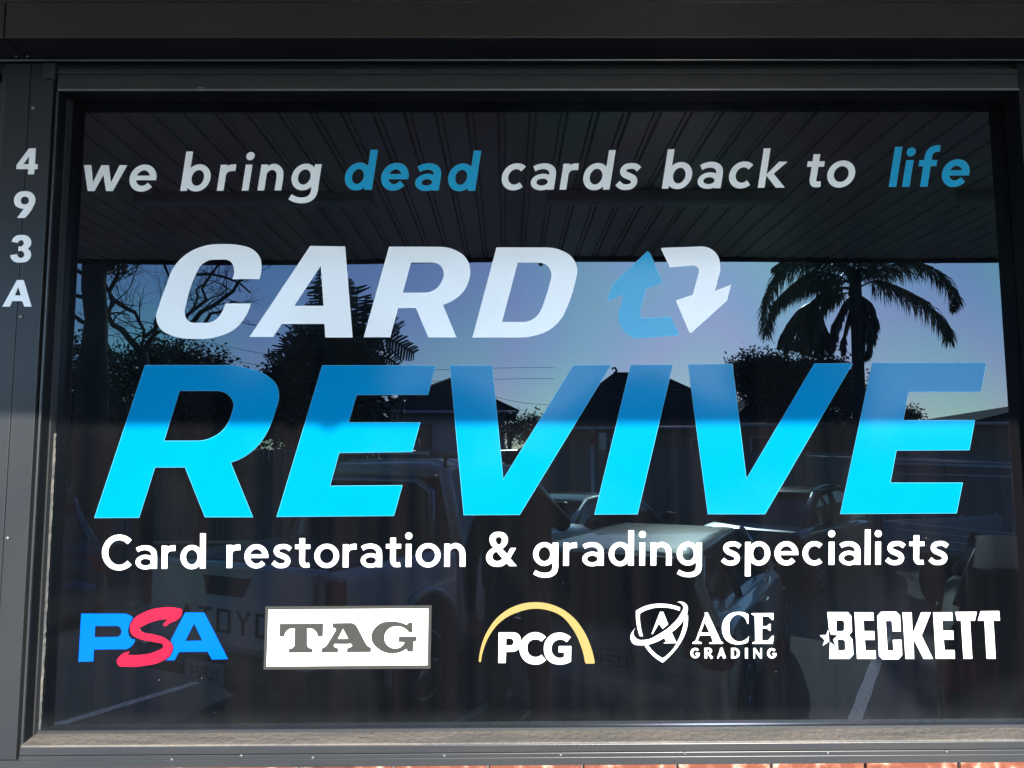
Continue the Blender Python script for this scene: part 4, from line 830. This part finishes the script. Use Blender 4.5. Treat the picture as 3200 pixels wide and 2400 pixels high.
# ---------------------------------------------------------------- the photographer
def skin_mesh(name, verts, edges, mats, parent=None, level=2, matf=None):
    me = bpy.data.meshes.new(name); me.from_pydata([v[:3] for v in verts], edges, [])
    o = bpy.data.objects.new(name, me); COL.objects.link(o)
    o.modifiers.new('s', 'SKIN'); sv = me.skin_vertices[0].data if me.skin_vertices else None
    if sv is None:
        bm = bmesh.new(); bm.from_mesh(me); bm.verts.layers.skin.verify(); bm.to_mesh(me); bm.free(); sv = me.skin_vertices[0].data
    for i, v in enumerate(verts):
        rx = v[3]; ry = v[4] if len(v) > 4 else rx; sv[i].radius = (rx, ry); sv[i].use_root = (i == 0)
    ss = o.modifiers.new('u', 'SUBSURF'); ss.levels = ss.render_levels = level
    dg = bpy.context.evaluated_depsgraph_get(); dg.update()
    m2 = bpy.data.meshes.new_from_object(o.evaluated_get(dg)); o.modifiers.clear(); o.data = m2; m2.name = name
    m2.materials.clear()
    for m in mats: m2.materials.append(m)
    for p in m2.polygons:
        p.use_smooth = True
        if matf: p.material_index = matf(p.center)
    if parent: o.parent = parent
    return o
PX, PY = .055, -2.36
pt = [ (PX, PY, .93, .15, .12), (PX, PY, 1.12, .155, .115), (PX + .01, PY, 1.28, .17, .12), (PX + .04, PY + .01, 1.37, .075, .075), (.115, PY + .02, 1.43, .055, .055),   # 0-4 pelvis..neck
 (.12, PY + .03, 1.50, .078, .092), (.12, PY + .02, 1.575, .082, .098), (.12, PY + .02, 1.625, .055, .065),                                            # 5-7 head
 (PX - .19, PY, 1.305, .07, .065), (PX - .275, PY - .01, 1.03, .055, .052), (PX - .27, PY + .07, .80, .04, .038), (PX - .262, PY + .10, .73, .042, .024),       # 8-11 hanging arm
 (PX + .19, PY, 1.32, .072, .066), (PX + .285, PY + .06, 1.22, .055, .052), (.13, PY + .17, 1.46, .042, .04), (.075, PY + .215, 1.565, .042, .024),            # 12-15 raised arm
 (PX - .10, PY, .84, .105, .11), (PX - .115, PY + .01, .48, .072, .075), (PX - .12, PY - .01, .12, .048, .05), (PX - .125, PY + .10, .05, .045, .035),
 (PX + .10, PY, .84, .105, .11), (PX + .12, PY + .03, .48, .072, .075), (PX + .125, PY + .01, .12, .048, .05), (PX + .14, PY + .12, .05, .045, .035)]
ed = [(0,1),(1,2),(2,3),(3,4),(4,5),(5,6),(6,7),(2,8),(8,9),(9,10),(10,11),(2,12),(12,13),(13,14),(14,15),(0,16),(16,17),(17,18),(18,19),(0,20),(20,21),(21,22),(22,23)]
def finger(root, pts, r=.0085):
    i = root
    for k, q in enumerate(pts):
        pt.append((*q, r * (1 - .12 * k))); ed.append((i, len(pt) - 1)); i = len(pt) - 1
hx, hy, hz = PX - .262, PY + .10, .73
for k in range(4): finger(11, [(hx - .026 + k * .018, hy + .01, hz - .055), (hx - .026 + k * .018, hy + .02, hz - .085 - .006 * (k % 3)), (hx - .024 + k * .017, hy + .008, hz - .112 - .006 * (k % 3))])
finger(11, [(hx + .035, hy + .025, hz - .02), (hx + .045, hy + .04, hz - .05)], .0095)
hx, hy, hz = .075, PY + .215, 1.565
for k in range(4): finger(15, [(hx + .012 - k * .004, hy + .035, hz + .018 + k * .018), (hx + .006 - k * .003, hy + .066, hz + .026 + k * .018), (hx - .012, hy + .074, hz + .03 + k * .017)])
finger(15, [(hx - .03, hy + .03, hz + .0), (hx - .045, hy + .055, hz + .018)], .0095)
pe = thing('person', 'photographer in dark jacket with one arm raised, mirrored left of the hatchback', 'person', (PX, PY, 0))
def pm(c):
    if c.z > 1.42 and abs(c.x - .12) < .11 and c.y < PY + .14: return 2
    if c.y > PY + .17 and c.z > 1.5: return 2
    if c.z < .76 and c.x < PX - .2: return 2
    if c.z < .09: return 3
    return 0 if c.z > .86 else 1
bd = skin_mesh('body', pt, ed, [M['cloth'], M['jeans'], M['skin'], M['tyre']], matf=pm)
bd.data.transform(Matrix.Translation((-PX, -PY, 0))); bd.parent = pe
bm = bmesh.new(); bmesh.ops.create_uvsphere(bm, u_segments=24, v_segments=16, radius=1)
for v in list(bm.verts):
    if v.co.y > .45 and v.co.z < .45: v.co.y *= .55
    v.co = Vector((v.co.x * .098, v.co.y * .112 - .012, v.co.z * .105 + (-.02 * abs(v.co.y) if v.co.z < 0 else 0))) + Vector((.12 - PX, .012, 1.588))
obj('hair', bm, M['hair'], pe, smooth=True)
for s in (-1, 1):
    bm = bmesh.new(); lathe(bm, (.12 - PX + s * .031, .115, 1.545), (0, 1, 0), [(.012, 0), (.010, .006), (.004, .009)], 12); obj('eye', bm, M['lens'], pe)
    bm = bmesh.new(); lathe(bm, (.12 - PX + s * .088, .03, 1.54), (s, 0, 0), [(.02, -.01), (.026, .004), (.016, .008)], 12); obj('ear', bm, M['skin'], pe)
bm = bmesh.new(); loft(bm, [[(.12 - PX - .010, .10, 1.55), (.12 - PX + .010, .10, 1.55), (.12 - PX, .118, 1.55)], [(.12 - PX - .017, .10, 1.51), (.12 - PX + .017, .10, 1.51), (.12 - PX, .142, 1.512)]]); bmesh.ops.recalc_face_normals(bm, faces=bm.faces); obj('nose', bm, M['skin'], pe, bevel=.003)
bm = bmesh.new(); tube(bm, [(.12 - PX - .024, .108, 1.487), (.12 - PX, .120, 1.484), (.12 - PX + .024, .108, 1.487)], .006, 6); obj('mouth', bm, M['signr'], pe)
bm = bmesh.new(); loft(bm, [[(x * w, y * w, z) for x, y in ((-.20, -.13), (.20, -.13), (.22, 0), (.20, .13), (-.20, .13), (-.22, 0))] for z, w in ((.78, 1.02), (1.0, .95), (1.25, .98), (1.345, .80), (1.385, .42))]); o_ = obj('jacket', bm, M['cloth'], pe, smooth=True)
o_.modifiers.new('s', 'SUBSURF').render_levels = 2
ph = thing('phone', 'dark phone held up by the photographer, mirrored behind the blue capitals', 'phone', (0.0, -2.078, 1.65))
bm = bmesh.new(); box(bm, (-.012, -.012, -.062), (.148, -.004, .014)); obj('case', bm, M['plastic'], ph, bevel=.006)
bm = bmesh.new(); lathe(bm, (.022, -.004, -.008), (0, 1, 0), [(.008, 0), (.008, .0015)], 16); obj('lens', bm, M['carglass'], ph)

# ---------------------------------------------------------------- houses, fences, sign, wires
def house(name, label, ox, oy, rz, w, d, eave, ridge, hip, m, finial=False, gable=False):
    t = thing(name, label, 'house', (ox, oy, GZ), rz)
    e = eave - GZ; r = ridge - GZ; ov = .55; hip = min(hip, w * .49)
    bm = bmesh.new(); box(bm, (-w / 2, 0, 0), (w / 2, d, e)); obj('wall', bm, m, t)
    bm = bmesh.new()
    a = [(-w / 2 - ov, -ov, e), (w / 2 + ov, -ov, e), (w / 2 + ov, d + ov, e), (-w / 2 - ov, d + ov, e)]
    vs = [bm.verts.new(q) for q in a]; h = hip
    if gable == 'front': rv = [bm.verts.new((0, -ov, r)), bm.verts.new((0, d + ov, r))]
    else: rv = [bm.verts.new((-w / 2 + h, d / 2, r)), bm.verts.new((w / 2 - h, d / 2, r))]
    if gable == 'front': fs = [(vs[0], vs[1], rv[0]), (vs[1], vs[2], rv[1], rv[0]), (vs[2], vs[3], rv[1]), (vs[3], vs[0], rv[0], rv[1])]
    else: fs = [(vs[0], vs[1], rv[1], rv[0]), (vs[1], vs[2], rv[1]), (vs[2], vs[3], rv[0], rv[1]), (vs[3], vs[0], rv[0])]
    for f in fs: bm.faces.new(f)
    bm.faces.new(vs[::-1]); bmesh.ops.recalc_face_normals(bm, faces=bm.faces)
    ro = obj('roof', bm, M['roof'], t)
    # tile courses as raised battens across the faces seen from the shop
    bm = bmesh.new()
    if gable != 'front':
        nn = 14
        for i in range(1, nn):
            f = i / nn; x0, x1 = -w / 2 - ov + (h + ov) * f, w / 2 + ov - (h + ov) * f
            y = -ov + (d / 2 + ov) * f; z = e + (r - e) * f; tube(bm, [(x0, y, z), (x1, y, z)], .025, 4)
        tube(bm, [rv_.co if False else (-w / 2 + h, d / 2, r), (w / 2 - h, d / 2, r)], .09, 6)
        for s in (-1, 1): tube(bm, [(s * (w / 2 + ov), -ov, e), (s * (w / 2 - h), d / 2, r)], .08, 6)
    else: tube(bm, [(0, -ov, r), (0, d + ov, r)], .09, 6)
    obj('ridge_capping', bm, M['roof'], ro)
    if finial:
        for s in (-1, 1):
            bm = bmesh.new(); x = s * (w / 2 - h); tube(bm, [(x, d / 2, r + .03), (x - s * .10, d / 2, r + .16), (x - s * .02, d / 2, r + .30), (x + s * .10, d / 2, r + .27), (x + s * .10, d / 2, r + .20)], [.08, .055, .05, .045, .03], 6); obj('finial', bm, M['roof'], ro)
    bm = bmesh.new(); tube(bm, [(-w / 2 - ov, -ov - .05, e - .03), (w / 2 + ov, -ov - .05, e - .03)], .06, 6); obj('gutter', bm, M['trimw'], t)
    for x in (-w * .28, w * .22):
        bm = bmesh.new(); box(bm, (x - .7, -.03, 1.1), (x + .7, .02, e - .5)); wi = obj('window', bm, M['plastic'], t)
        bm = bmesh.new()
        for b_ in ((-.76, -.045, 1.04, .76, -.031, 1.10), (-.76, -.045, e - .5, .76, -.031, e - .44), (-.76, -.045, 1.10, -.70, -.031, e - .5), (.70, -.045, 1.10, .76, -.031, e - .5), (-.03, -.045, 1.10, .03, -.031, e - .5)): box(bm, (x + b_[0], b_[1], b_[2]), (x + b_[3], b_[4], b_[5]))
        obj('frame', bm, M['trimw'], wi)
    bm = bmesh.new(); box(bm, (-.1 * w, -.04, 0), (-.1 * w + .9, .0, 2.05)); obj('door', bm, M['fence'], t)
    return t
def hs(label, pxl, pxr, Y, pye, pyr, hip, m, d=8, **k):
    a = far(pxl, pye, Y); b = far(pxr, pye, Y); r = far((pxl + pxr) / 2, pyr, Y + d / 2)
    w = abs(b.x - a.x) - 1.1
    return house('house', label, (a.x + b.x) / 2, a.y - .55, math.pi, w, d, a.z, r.z, hip, m, **k)
hs('pale weatherboard house with dark hip roof mirrored between the first capitals', 1143, 1618, 30, 1285, 1181, 2.6, M['wallA'])
hs('dark tiled house with curled roof finials mirrored behind the middle capitals', 1690, 2410, 29, 1335, 1163, 3.0, M['wallB'], finial=True)
hs('low brick house with pyramid tile roof mirrored left of the palm trunk', 2290, 2690, 27, 1325, 1203, 2.2, M['wallB'], d=5)
hs('dark roofed house mirrored at the right edge beside the last capital', 3040, 4500, 28, 1320, 1215, 8.5, M['wallB'])
def fence(label, pxl, pxr, Y, top, Y2=None):
    a = far(pxl, 1500, Y); b = far(pxr, 1500, Y2 or Y); t = thing('fence', label, 'fence', (a.x, a.y, GZ), math.atan2(b.y - a.y, b.x - a.x))
    L = (Vector(b.xy) - Vector(a.xy)).length; bm = bmesh.new(); x = 0
    while x < L:
        box(bm, (x, -.01, .05), (x + .12, .01, top - GZ + random.uniform(-.02, .02))); x += .128
    obj('boards', bm, M['fence'], t); bm = bmesh.new(); x = 0
    while x < L: box(bm, (x, -.08, 0), (x + .09, -.012, top - GZ)); x += 2.4
    obj('post', bm, M['fence'], t)
fence('tall dark paling fence mirrored across the far side of the lot', 150, 2300, 17.5, 1.75)
fence('paling fence mirrored right of the palm trunk', 2320, 3700, 18.2, 1.65)
# carport rails at the right
t = thing('carport', 'flat carport with two thin white gutters mirrored inside the last capital', 'carport', (0, 0, 0))
a = far(2740, 1447, 12.5); b_ = far(3330, 1462, 11.5)
bm = bmesh.new(); tube(bm, [a, b_], .028, 6); obj('gutter', bm, M['trimw'], t)
bm = bmesh.new(); tube(bm, [a - Vector((0, 0, .17)), b_ - Vector((0, 0, .14))], .018, 6); obj('gutter', bm, M['trimw'], t)
bm = bmesh.new(); loft(bm, [[q + Vector((0, -.02, .05)), q + Vector((0, -3, .12)), q + Vector((0, -3, .0)), q + Vector((0, -.02, -.12))] for q in (a, b_)]); bmesh.ops.recalc_face_normals(bm, faces=bm.faces); obj('roof', bm, M['fence'], t)
for q in (a, b_, (a + b_) / 2):
    bm = bmesh.new(); tube(bm, [q + Vector((0, -.1, -.1)), Vector((q.x, q.y - .1, GZ))], .05, 6); obj('post', bm, M['fence'], t)
t = thing('parking_sign', 'pole with a white and a red parking plate mirrored between two capitals', 'street sign', (0, 0, 0))
q = far(1849, 1350, 12.5); bm = bmesh.new(); tube(bm, [(q.x, q.y, GZ), (q.x, q.y, q.z + .03)], .03, 8); obj('pole', bm, M['rim'], t)
for pa, pb_, mm in (((1870, 1352), (1894, 1405), 'signw'), ((1842, 1350), (1866, 1390), 'signr')):
    u0 = far(*pa, 12.45); u1 = far(*pb_, 12.45); bm = bmesh.new(); box(bm, (u0.x, u0.y, u1.z), (u1.x, u0.y + .01, u0.z)); obj('plate', bm, M[mm], t)
for i, (pa, pb_, lb) in enumerate((((600, 1060), (1500, 1150), 'upper thin overhead cable mirrored against the sky'), ((600, 1100), (1500, 1185), 'second thin overhead cable mirrored against the sky'), ((1500, 1226), (1900, 1226), 'low overhead cable mirrored above the distant trees'))):
    u0, u1 = far(*pa, 30), far(*pb_, 34); e_ = [u0.lerp(u1, k / 10) - Vector((0, 0, .5 * math.sin(math.pi * k / 10))) for k in range(-3, 14)]
    bm = bmesh.new(); tube(bm, e_, .009, 4); tag(obj('overhead_cable', bm, M['wire']), lb, 'cable', 'overhead cables')

# ---------------------------------------------------------------- trees
def leaves(bm, pts, size, mi=0, droop=0):
    pts = [q + Vector((random.gauss(0, .5), random.gauss(0, .5), random.gauss(0, .5))) * size for q in pts for _ in range(3)]
    for p in pts:
        s = size * .62 * random.uniform(.6, 1.3); d = Vector((random.gauss(0, 1), random.gauss(0, 1), random.gauss(0, .7) - droop)).normalized()
        e = d.cross(Vector((random.gauss(0, 1), random.gauss(0, 1), random.gauss(0, 1)))).normalized() * s * .28
        vs = [bm.verts.new(q) for q in (p, p + d * s * .5 + e, p + d * s, p + d * s * .5 - e)]; f = bm.faces.new(vs); f.material_index = mi
def clump_crown(c, rx, ry, rz_, ncl, per, cs=.45):
    out = []
    for _ in range(ncl):
        u = Vector((random.gauss(0, 1), random.gauss(0, 1), random.gauss(0, 1))).normalized() * random.random() ** .45
        cc_ = Vector((c.x + u.x * rx, c.y + u.y * ry, c.z + u.z * rz_)); sc = cs * random.uniform(.6, 1.5)
        for _ in range(per):
            g = Vector((random.gauss(0, 1), random.gauss(0, 1), random.gauss(0, .6)))
            if g.length > 1.5: g *= 1.5 / g.length * random.random()
            out.append(cc_ + g * sc)
    return out
def tree(name, label, base, h, c, r, ncl, per, lm, size=.22, group=None, trunk=.16):
    t = thing(name, label, 'tree', base, 0, group); c = Vector(c) - Vector(base)
    bm = bmesh.new(); tube(bm, [(0, 0, 0), (c.x * .3, c.y * .3, c.z * .5), c], [trunk, trunk * .7, trunk * .3], 8)
    for _ in range(7):
        e = c + Vector((random.uniform(-1, 1) * r[0] * .8, random.uniform(-1, 1) * r[1] * .8, random.uniform(-.3, .9) * r[2])); s_ = Vector((c.x * .5, c.y * .5, c.z * random.uniform(.5, .8)))
        tube(bm, [s_, s_.lerp(e, .5) + Vector((0, 0, .2)), e], [trunk * .4, trunk * .25, .02], 5)
    obj('trunk', bm, M['bark2'], t)
    bm = bmesh.new(); leaves(bm, clump_crown(c, *r, ncl, per), size); obj('crown', bm, lm, t); return t
def treepx(label, px, py, Y, rpx, rpy, ncl, per, lm, size=.2, **k):
    c = far(px, py, Y); s = Y / FPX
    return tree('tree', label, (c.x, c.y, GZ), 0, c, (rpx * s, max(rpx * s * .7, .6), rpy * s), ncl, per, lm, size, **k)
G_ = 'trees mirrored beyond the parking lot'
treepx('dense dark tree mirrored low at the left edge of the glass', 265, 1290, 15, 110, 150, 150, 70, M['leafd'], .16, group=G_)
treepx('olive green shrub mirrored at the left edge under the trunk', 330, 1365, 13, 110, 70, 60, 60, M['leafo'], .14, group=G_)
treepx('spreading dark fir-like tree mirrored under the first silvery capital', 540, 1165, 20, 150, 70, 120, 60, M['leafd'], .18, group=G_)
treepx('dark bush mirrored behind the first blue capital', 640, 1330, 17, 140, 120, 110, 60, M['leafd'], .2, group=G_)
treepx('dark thicket mirrored under the broad banana-like palm', 1000, 1300, 19, 190, 160, 150, 70, M['leafd'], .25, group=G_)
treepx('bushy tree mirrored to the left of the tall palm', 2395, 1180, 27, 100, 70, 90, 60, M['leafd'], .2, group=G_)
treepx('second bushy tree mirrored directly behind the tall palm trunk', 2560, 1195, 28, 100, 75, 80, 60, M['leafd'], .22, group=G_)
treepx('thin leafy tree mirrored just right of the tall palm trunk', 2650, 1240, 25, 50, 60, 24, 45, M['leafo'], .18, group=G_)
treepx('small rounded tree mirrored inside the top of the last capital', 2830, 1310, 40, 34, 28, 16, 60, M['leafd'], .25, group=G_)
treepx('low distant tree mirrored in the gap of the third capital', 1665, 1345, 45, 75, 32, 30, 55, M['leafd'], .3, group=G_)
treepx('dark shrub mirrored low beside the tall palm trunk', 2650, 1375, 26, 60, 50, 30, 60, M['leafd'], .2, group=G_)
treepx('tall dark mass of foliage mirrored behind the banana-like plant', 1020, 1190, 19.5, 120, 120, 90, 70, M['leafd'], .22, group=G_)
treepx('slim dark bush mirrored beside the weatherboard house', 1592, 1345, 28, 14, 38, 8, 60, M['leafd'], .14, group=G_)

def branches(bm, p, d, L, r, depth, spread=.6):
    pts = [p]; q = p.copy(); dd = d.copy(); n = 5
    for i in range(n):
        dd = (dd + Vector((random.gauss(0, .22), random.gauss(0, .22), random.gauss(.02, .18)))).normalized(); q = q + dd * L / n; pts.append(q.copy())
    rr = [r * (1 - .5 * i / n) for i in range(n + 1)]
    tube(bm, pts, rr, 6 if r > .03 else 4, cap=False)
    if depth > 0:
        for i in (2, 3, 4, 5, 5):
            if random.random() < .85:
                nd = (dd + Vector((random.gauss(0, spread), random.gauss(0, spread), random.gauss(.1, spread)))).normalized()
                branches(bm, pts[i], nd, L * random.uniform(.55, .8), rr[i] * .62, depth - 1, spread)
# big gum trunk at the far left
t = thing('tree', 'thick dark trunk rising out of view mirrored at the left edge', 'tree', far(290, 1500, 12)); t.location.z = GZ
b0_ = far(280, 1600, 12); s0 = t.location.copy()
bm = bmesh.new(); pp = [far(x, y, 12) - s0 for x, y in ((290, 1850), (285, 1300), (292, 1100), (300, 1000), (292, 900), (298, 780), (306, 600))]
pp[0].z = 0; tube(bm, pp, [.30, .25, .20, .17, .18, .185, .16], 14); obj('trunk', bm, M['bark'], t)
bm = bmesh.new()
for (x, y), dx in (((262, 1010), -.9), ((262, 930), -1), ((270, 860), -.8), ((285, 780), .6)):
    branches(bm, far(x, y, 12) - s0, Vector((dx, .1, .35)).normalized(), 1.1, .035, 3)
obj('branch', bm, M['bark2'], t)
bm = bmesh.new(); lf = []
for _ in range(26):
    c_ = far(random.uniform(215, 300), random.uniform(1060, 1330), 12.4) - s0; lf += [c_ + Vector((random.gauss(0, .13), random.gauss(0, .2), random.gauss(0, .12))) for _ in range(45)]
leaves(bm, lf, .10, droop=.5); obj('crown', bm, M['leafo'], t)
bm = bmesh.new()
for px0, l in ((346, 60), (384, 55), (338, 40)):
    c_ = far(px0, 800, 12.2) - s0
    leaves(bm, [c_ + Vector((random.gauss(0, .02), random.gauss(0, .02), -random.random() * l * .0045)) for _ in range(90)], .09, droop=3)
obj('hanging_leaves', bm, M['leafd'], t)
# bare winter tree with traced limbs
t = thing('tree', 'bare leafless tree with crooked limbs mirrored behind the first silvery capital', 'tree', far(455, 1500, 16)); t.location.z = GZ; s0 = t.location.copy()
zz3 = lambda x, y, Y=16: far(150 + x * 600 / 2212, 800 + y * 600 / 2212, Y) - s0
bm = bmesh.new()
tube(bm, [Vector((0, 0, 0)), zz3(1130, 1500), zz3(1080, 1110)], [.22, .17, .11], 8)
LIMB = [([(1080, 1110), (960, 990), (850, 850), (740, 790), (690, 690), (640, 600)], .085), ([(690, 640), (740, 540), (740, 490), (700, 410), (760, 300), (810, 200), (820, 60), (850, -60)], .06), ([(750, 500), (880, 590), (1000, 650), (1050, 760), (1100, 850), (1100, 930), (1070, 1060)], .05), ([(690, 400), (650, 290), (600, 240)], .035), ([(1080, 1110), (1180, 960), (1230, 900), (1240, 740), (1330, 560)], .06), ([(1100, 930), (1180, 880), (1260, 800), (1400, 700)], .05),
 ([(1500, 900), (1600, 680), (1750, 560), (1820, 500), (1770, 370), (1880, 200), (1970, 80), (2050, -40)], .045), ([(1650, 780), (1760, 640), (1900, 570), (2020, 480), (2130, 400), (2190, 290), (2300, 240), (2450, 120)], .055), ([(1700, 210), (1860, 200), (2040, 240), (2190, 300), (2330, 420)], .035), ([(1590, 690), (1680, 590), (1720, 470), (1700, 380), (1780, 330)], .03), ([(1800, 780), (1870, 660), (1990, 640), (2120, 520), (2260, 560)], .04), ([(1340, 100), (1390, 230), (1480, 300)], .03), ([(640, 990), (720, 1130), (820, 1350), (900, 1600)], .07)]
for pts, r in LIMB:
    q = [zz3(x, y, 16 + random.uniform(-.3, .3)) for x, y in pts]; tube(bm, q, [r * (1 - .6 * i / len(q)) for i in range(len(q))], 6)
obj('limb', bm, M['bark2'], t)
bm = bmesh.new()
for pts, r in LIMB:
    for x, y in pts[1:-1]:
        for _ in range(1): branches(bm, zz3(x, y), Vector((random.uniform(-1, 1), random.uniform(-.4, .4), random.uniform(-.2, .9))).normalized(), random.uniform(.5, .9), r * .28, 2, .5)
for _ in range(9): branches(bm, zz3(random.uniform(1700, 2500), random.uniform(100, 900)), Vector((random.uniform(-1, 1), 0, random.uniform(-.2, 1))).normalized(), .8, .011, 2, .5)
obj('twigs', bm, M['bark2'], t)

# tall cocos palm
pc0 = far(2700, 900, 22); t = thing('palm_tree', 'tall feathery palm mirrored at upper right above the last capital', 'palm tree', (pc0.x, pc0.y, GZ)); s0 = t.location.copy()
F = lambda x, y, Y=22: far(2250 + x * 900 / 2212, 780 + y * 900 / 2212, Y) - s0
bm = bmesh.new(); b_ = F(1075, 1400); tube(bm, [Vector((b_.x + .1, 0, 0)), b_, F(1065, 900), F(1060, 600), F(1040, 330), F(1050, 150)], [.24, .2, .17, .18, .19, .12], 12); obj('trunk', bm, M['bark'], t)
def frond(bm, pts, ll, n=60, hang=1.0, w=.03):
    q = cat_rom([tuple(p) for p in pts], 10); q = [Vector(a) for a in q]
    tube(bm, q, [.03 * (1 - .85 * i / len(q)) for i in range(len(q))], 5, cap=False)
    for i in range(n):
        f = .12 + .88 * i / n; k = min(int(f * (len(q) - 1)), len(q) - 2); p = q[k].lerp(q[k + 1], f * (len(q) - 1) - k); d = (q[k + 1] - q[k]).normalized()
        L = ll * (math.sin(math.pi * min(.98, .15 + f * .8)) ** .6) * random.uniform(.8, 1.15)
        for s in (-1, 1, 0):
            side = d.cross(Vector((0, 0, 1))); side = side.normalized() if side.length > .05 else Vector((1, 0, 0))
            v = (side * s * random.uniform(.3, .9) + d * random.uniform(.3, .8) + Vector((0, 0, -hang * random.uniform(.5, 1.2) + (.5 if s == 0 else .1)))).normalized()
            v2 = (v + Vector((0, 0, -.9 * hang))).normalized(); e = v.cross(Vector((random.gauss(0, 1), random.gauss(0, 1), random.gauss(0, 1)))).normalized() * w
            a = p; b = p + v * L * .5; c = b + v2 * L * .5
            vs = [bm.verts.new(x) for x in (a + e * .5, a - e * .5, b - e, b + e)]; bm.faces.new(vs); bm.faces.new((vs[3], vs[2], bm.verts.new(c)))
FR = [([(1060, 260), (1200, 170), (1330, 115), (1520, 100), (1700, 190), (1800, 330), (1790, 430)], .75), ([(1070, 290), (1200, 240), (1330, 270), (1500, 350), (1650, 470), (1740, 590), (1760, 680)], .8), ([(1060, 250), (1180, 90), (1300, -20), (1480, -60), (1650, 60)], .6),
 ([(1030, 250), (900, 120), (760, 70), (600, 90), (450, 170), (370, 330), (360, 520), (360, 640)], .85), ([(1030, 270), (880, 190), (700, 180), (560, 270), (430, 400), (380, 560)], .8), ([(1030, 240), (900, 60), (740, 0), (560, 40), (420, 130)], .7), ([(1040, 230), (960, 40), (880, -80), (760, -140)], .7),
 ([(1020, 310), (900, 300), (760, 380), (700, 480), (660, 640), (640, 760)], .62), ([(1020, 330), (900, 350), (780, 450), (740, 570), (720, 720)], .6), ([(1030, 290), (860, 300), (720, 390), (590, 560), (520, 720)], .5), ([(1050, 220), (1080, 60), (1150, -100)], .6), ([(1040, 260), (860, 230), (640, 260), (480, 350), (400, 450)], .7)]
for pts, ll in FR:
    bm = bmesh.new(); Y0 = 22; n_ = len(pts); off = random.uniform(-1.2, 1.2)
    frond(bm, [F(x, y, Y0 + off * i / n_) for i, (x, y) in enumerate(pts)], ll * 1.08, 200, 1.0, .015); obj('frond', bm, M['palm'], t)
for i in range(9):
    x1 = 480 + i * 42; bm = bmesh.new(); frond(bm, [F(x, y, 22.6 + random.uniform(-.5, .5)) for x, y in ((730 + random.uniform(-15, 15), 395), (700 + (x1 - 700) * .45, 470), (x1 + random.uniform(-15, 15), 620 + (40 if 2 < i < 7 else 0)), (x1 - 20 + i * 5, 750 + random.uniform(-30, 60)))], .42, 150, 1.3, .02); obj('frond', bm, M['palm'], t)
for pts in ([(1040, 330), (950, 420), (900, 560), (870, 760)], [(1060, 340), (1170, 420), (1190, 520), (1160, 700), (1120, 820)], [(1050, 350), (1000, 470), (960, 620), (950, 780)], [(1080, 350), (1120, 470), (1100, 620), (1090, 800)], [(1040, 350), (920, 480), (870, 640), (850, 780)], [(1070, 350), (1180, 470), (1150, 600), (1140, 760)]):
    bm = bmesh.new(); frond(bm, [F(x, y, 22 + random.uniform(-.3, .3)) for x, y in pts], .5, 170, 1.6, .022); obj('dead_frond', bm, M['deadfrond'], t)

# broad-leaved giant strelitzia
bq = far(1075, 1500, 18); t = thing('banana_palm', 'dark banana-like plant with tattered paddle leaves mirrored between the silvery capitals', 'plant', (bq.x, bq.y, GZ)); s0 = t.location.copy()
E1 = lambda x, y, Y=18: far(800 + x * K, 600 + y * K, Y) - s0
bm = bmesh.new(); tube(bm, [Vector((0, 0, 0)), E1(760, 1900), E1(720, 1500)], [.3, .25, .18], 8); obj('stem', bm, M['bark2'], t)
def paddle(a, b, c, w, n=26):
    bm = bmesh.new(); q = [Vector(v) for v in cat_rom([tuple(a), tuple(b), tuple(c)], 14)]
    tube(bm, q, .02, 4, cap=False)
    m_ = len(q)
    for s in (-1, 1):
        sl_ = random.uniform(-.2, .25)
        for i in range(2, m_ - 1):
            if random.random() < .10: continue
            f = i / m_; d = (q[i + 1] - q[i]).normalized() if i + 1 < m_ else (q[i] - q[i - 1]).normalized()
            sd = d.cross(Vector((random.gauss(0, .12), 1, random.gauss(0, .12)))).normalized() * s
            ww = w * math.sin(math.pi * (.12 + .82 * f)) ** .7 * random.uniform(.8, 1.1); tip = sd * ww + d * ww * (.35 + sl_) + Vector((0, 0, -.15 * ww * (1 + random.random())))
            g = (q[min(i + 1, m_ - 1)] - q[i]) * .94
            vs = [bm.verts.new(v) for v in (q[i], q[i] + g, q[i] + g * .8 + tip, q[i] + g * .1 + tip * .96)]; bm.faces.new(vs)
    obj('leaf', bm, M['leafd'], t)
for a, b, c, w in (((740, 1500), (860, 1150), (885, 820), .42), ((760, 1500), (930, 1200), (955, 905), .28), ((700, 1500), (590, 1000), (520, 770), .30), ((700, 1500), (560, 1050), (560, 640), .14), ((720, 1500), (820, 1150), (815, 750), .16), ((700, 1550), (400, 1300), (110, 1450), .30), ((700, 1500), (500, 1250), (230, 1290), .32), ((700, 1500), (450, 1130), (290, 1190), .38), ((700, 1450), (540, 1120), (440, 960), .26), ((780, 1500), (1050, 1250), (1375, 1390), .30), ((780, 1500), (1050, 1150), (1250, 1180), .34), ((760, 1500), (980, 1250), (1190, 1110), .25), ((780, 1550), (1000, 1400), (1240, 1490), .34), ((740, 1550), (600, 1250), (400, 1240), .42), ((740, 1550), (800, 1250), (860, 1080), .42), ((740, 1550), (700, 1250), (640, 1090), .42), ((740, 1600), (500, 1400), (250, 1520), .4), ((760, 1600), (950, 1350), (1130, 1360), .42), ((740, 1500), (650, 1300), (520, 1150), .42), ((760, 1560), (900, 1300), (1000, 1240), .4)):
    pa, pb_, pc_ = [E1(x, y, 18 + random.uniform(-.7, .7)) for x, y in (a, b, c)]; paddle(pa, pb_, pc_, w * 1.15)
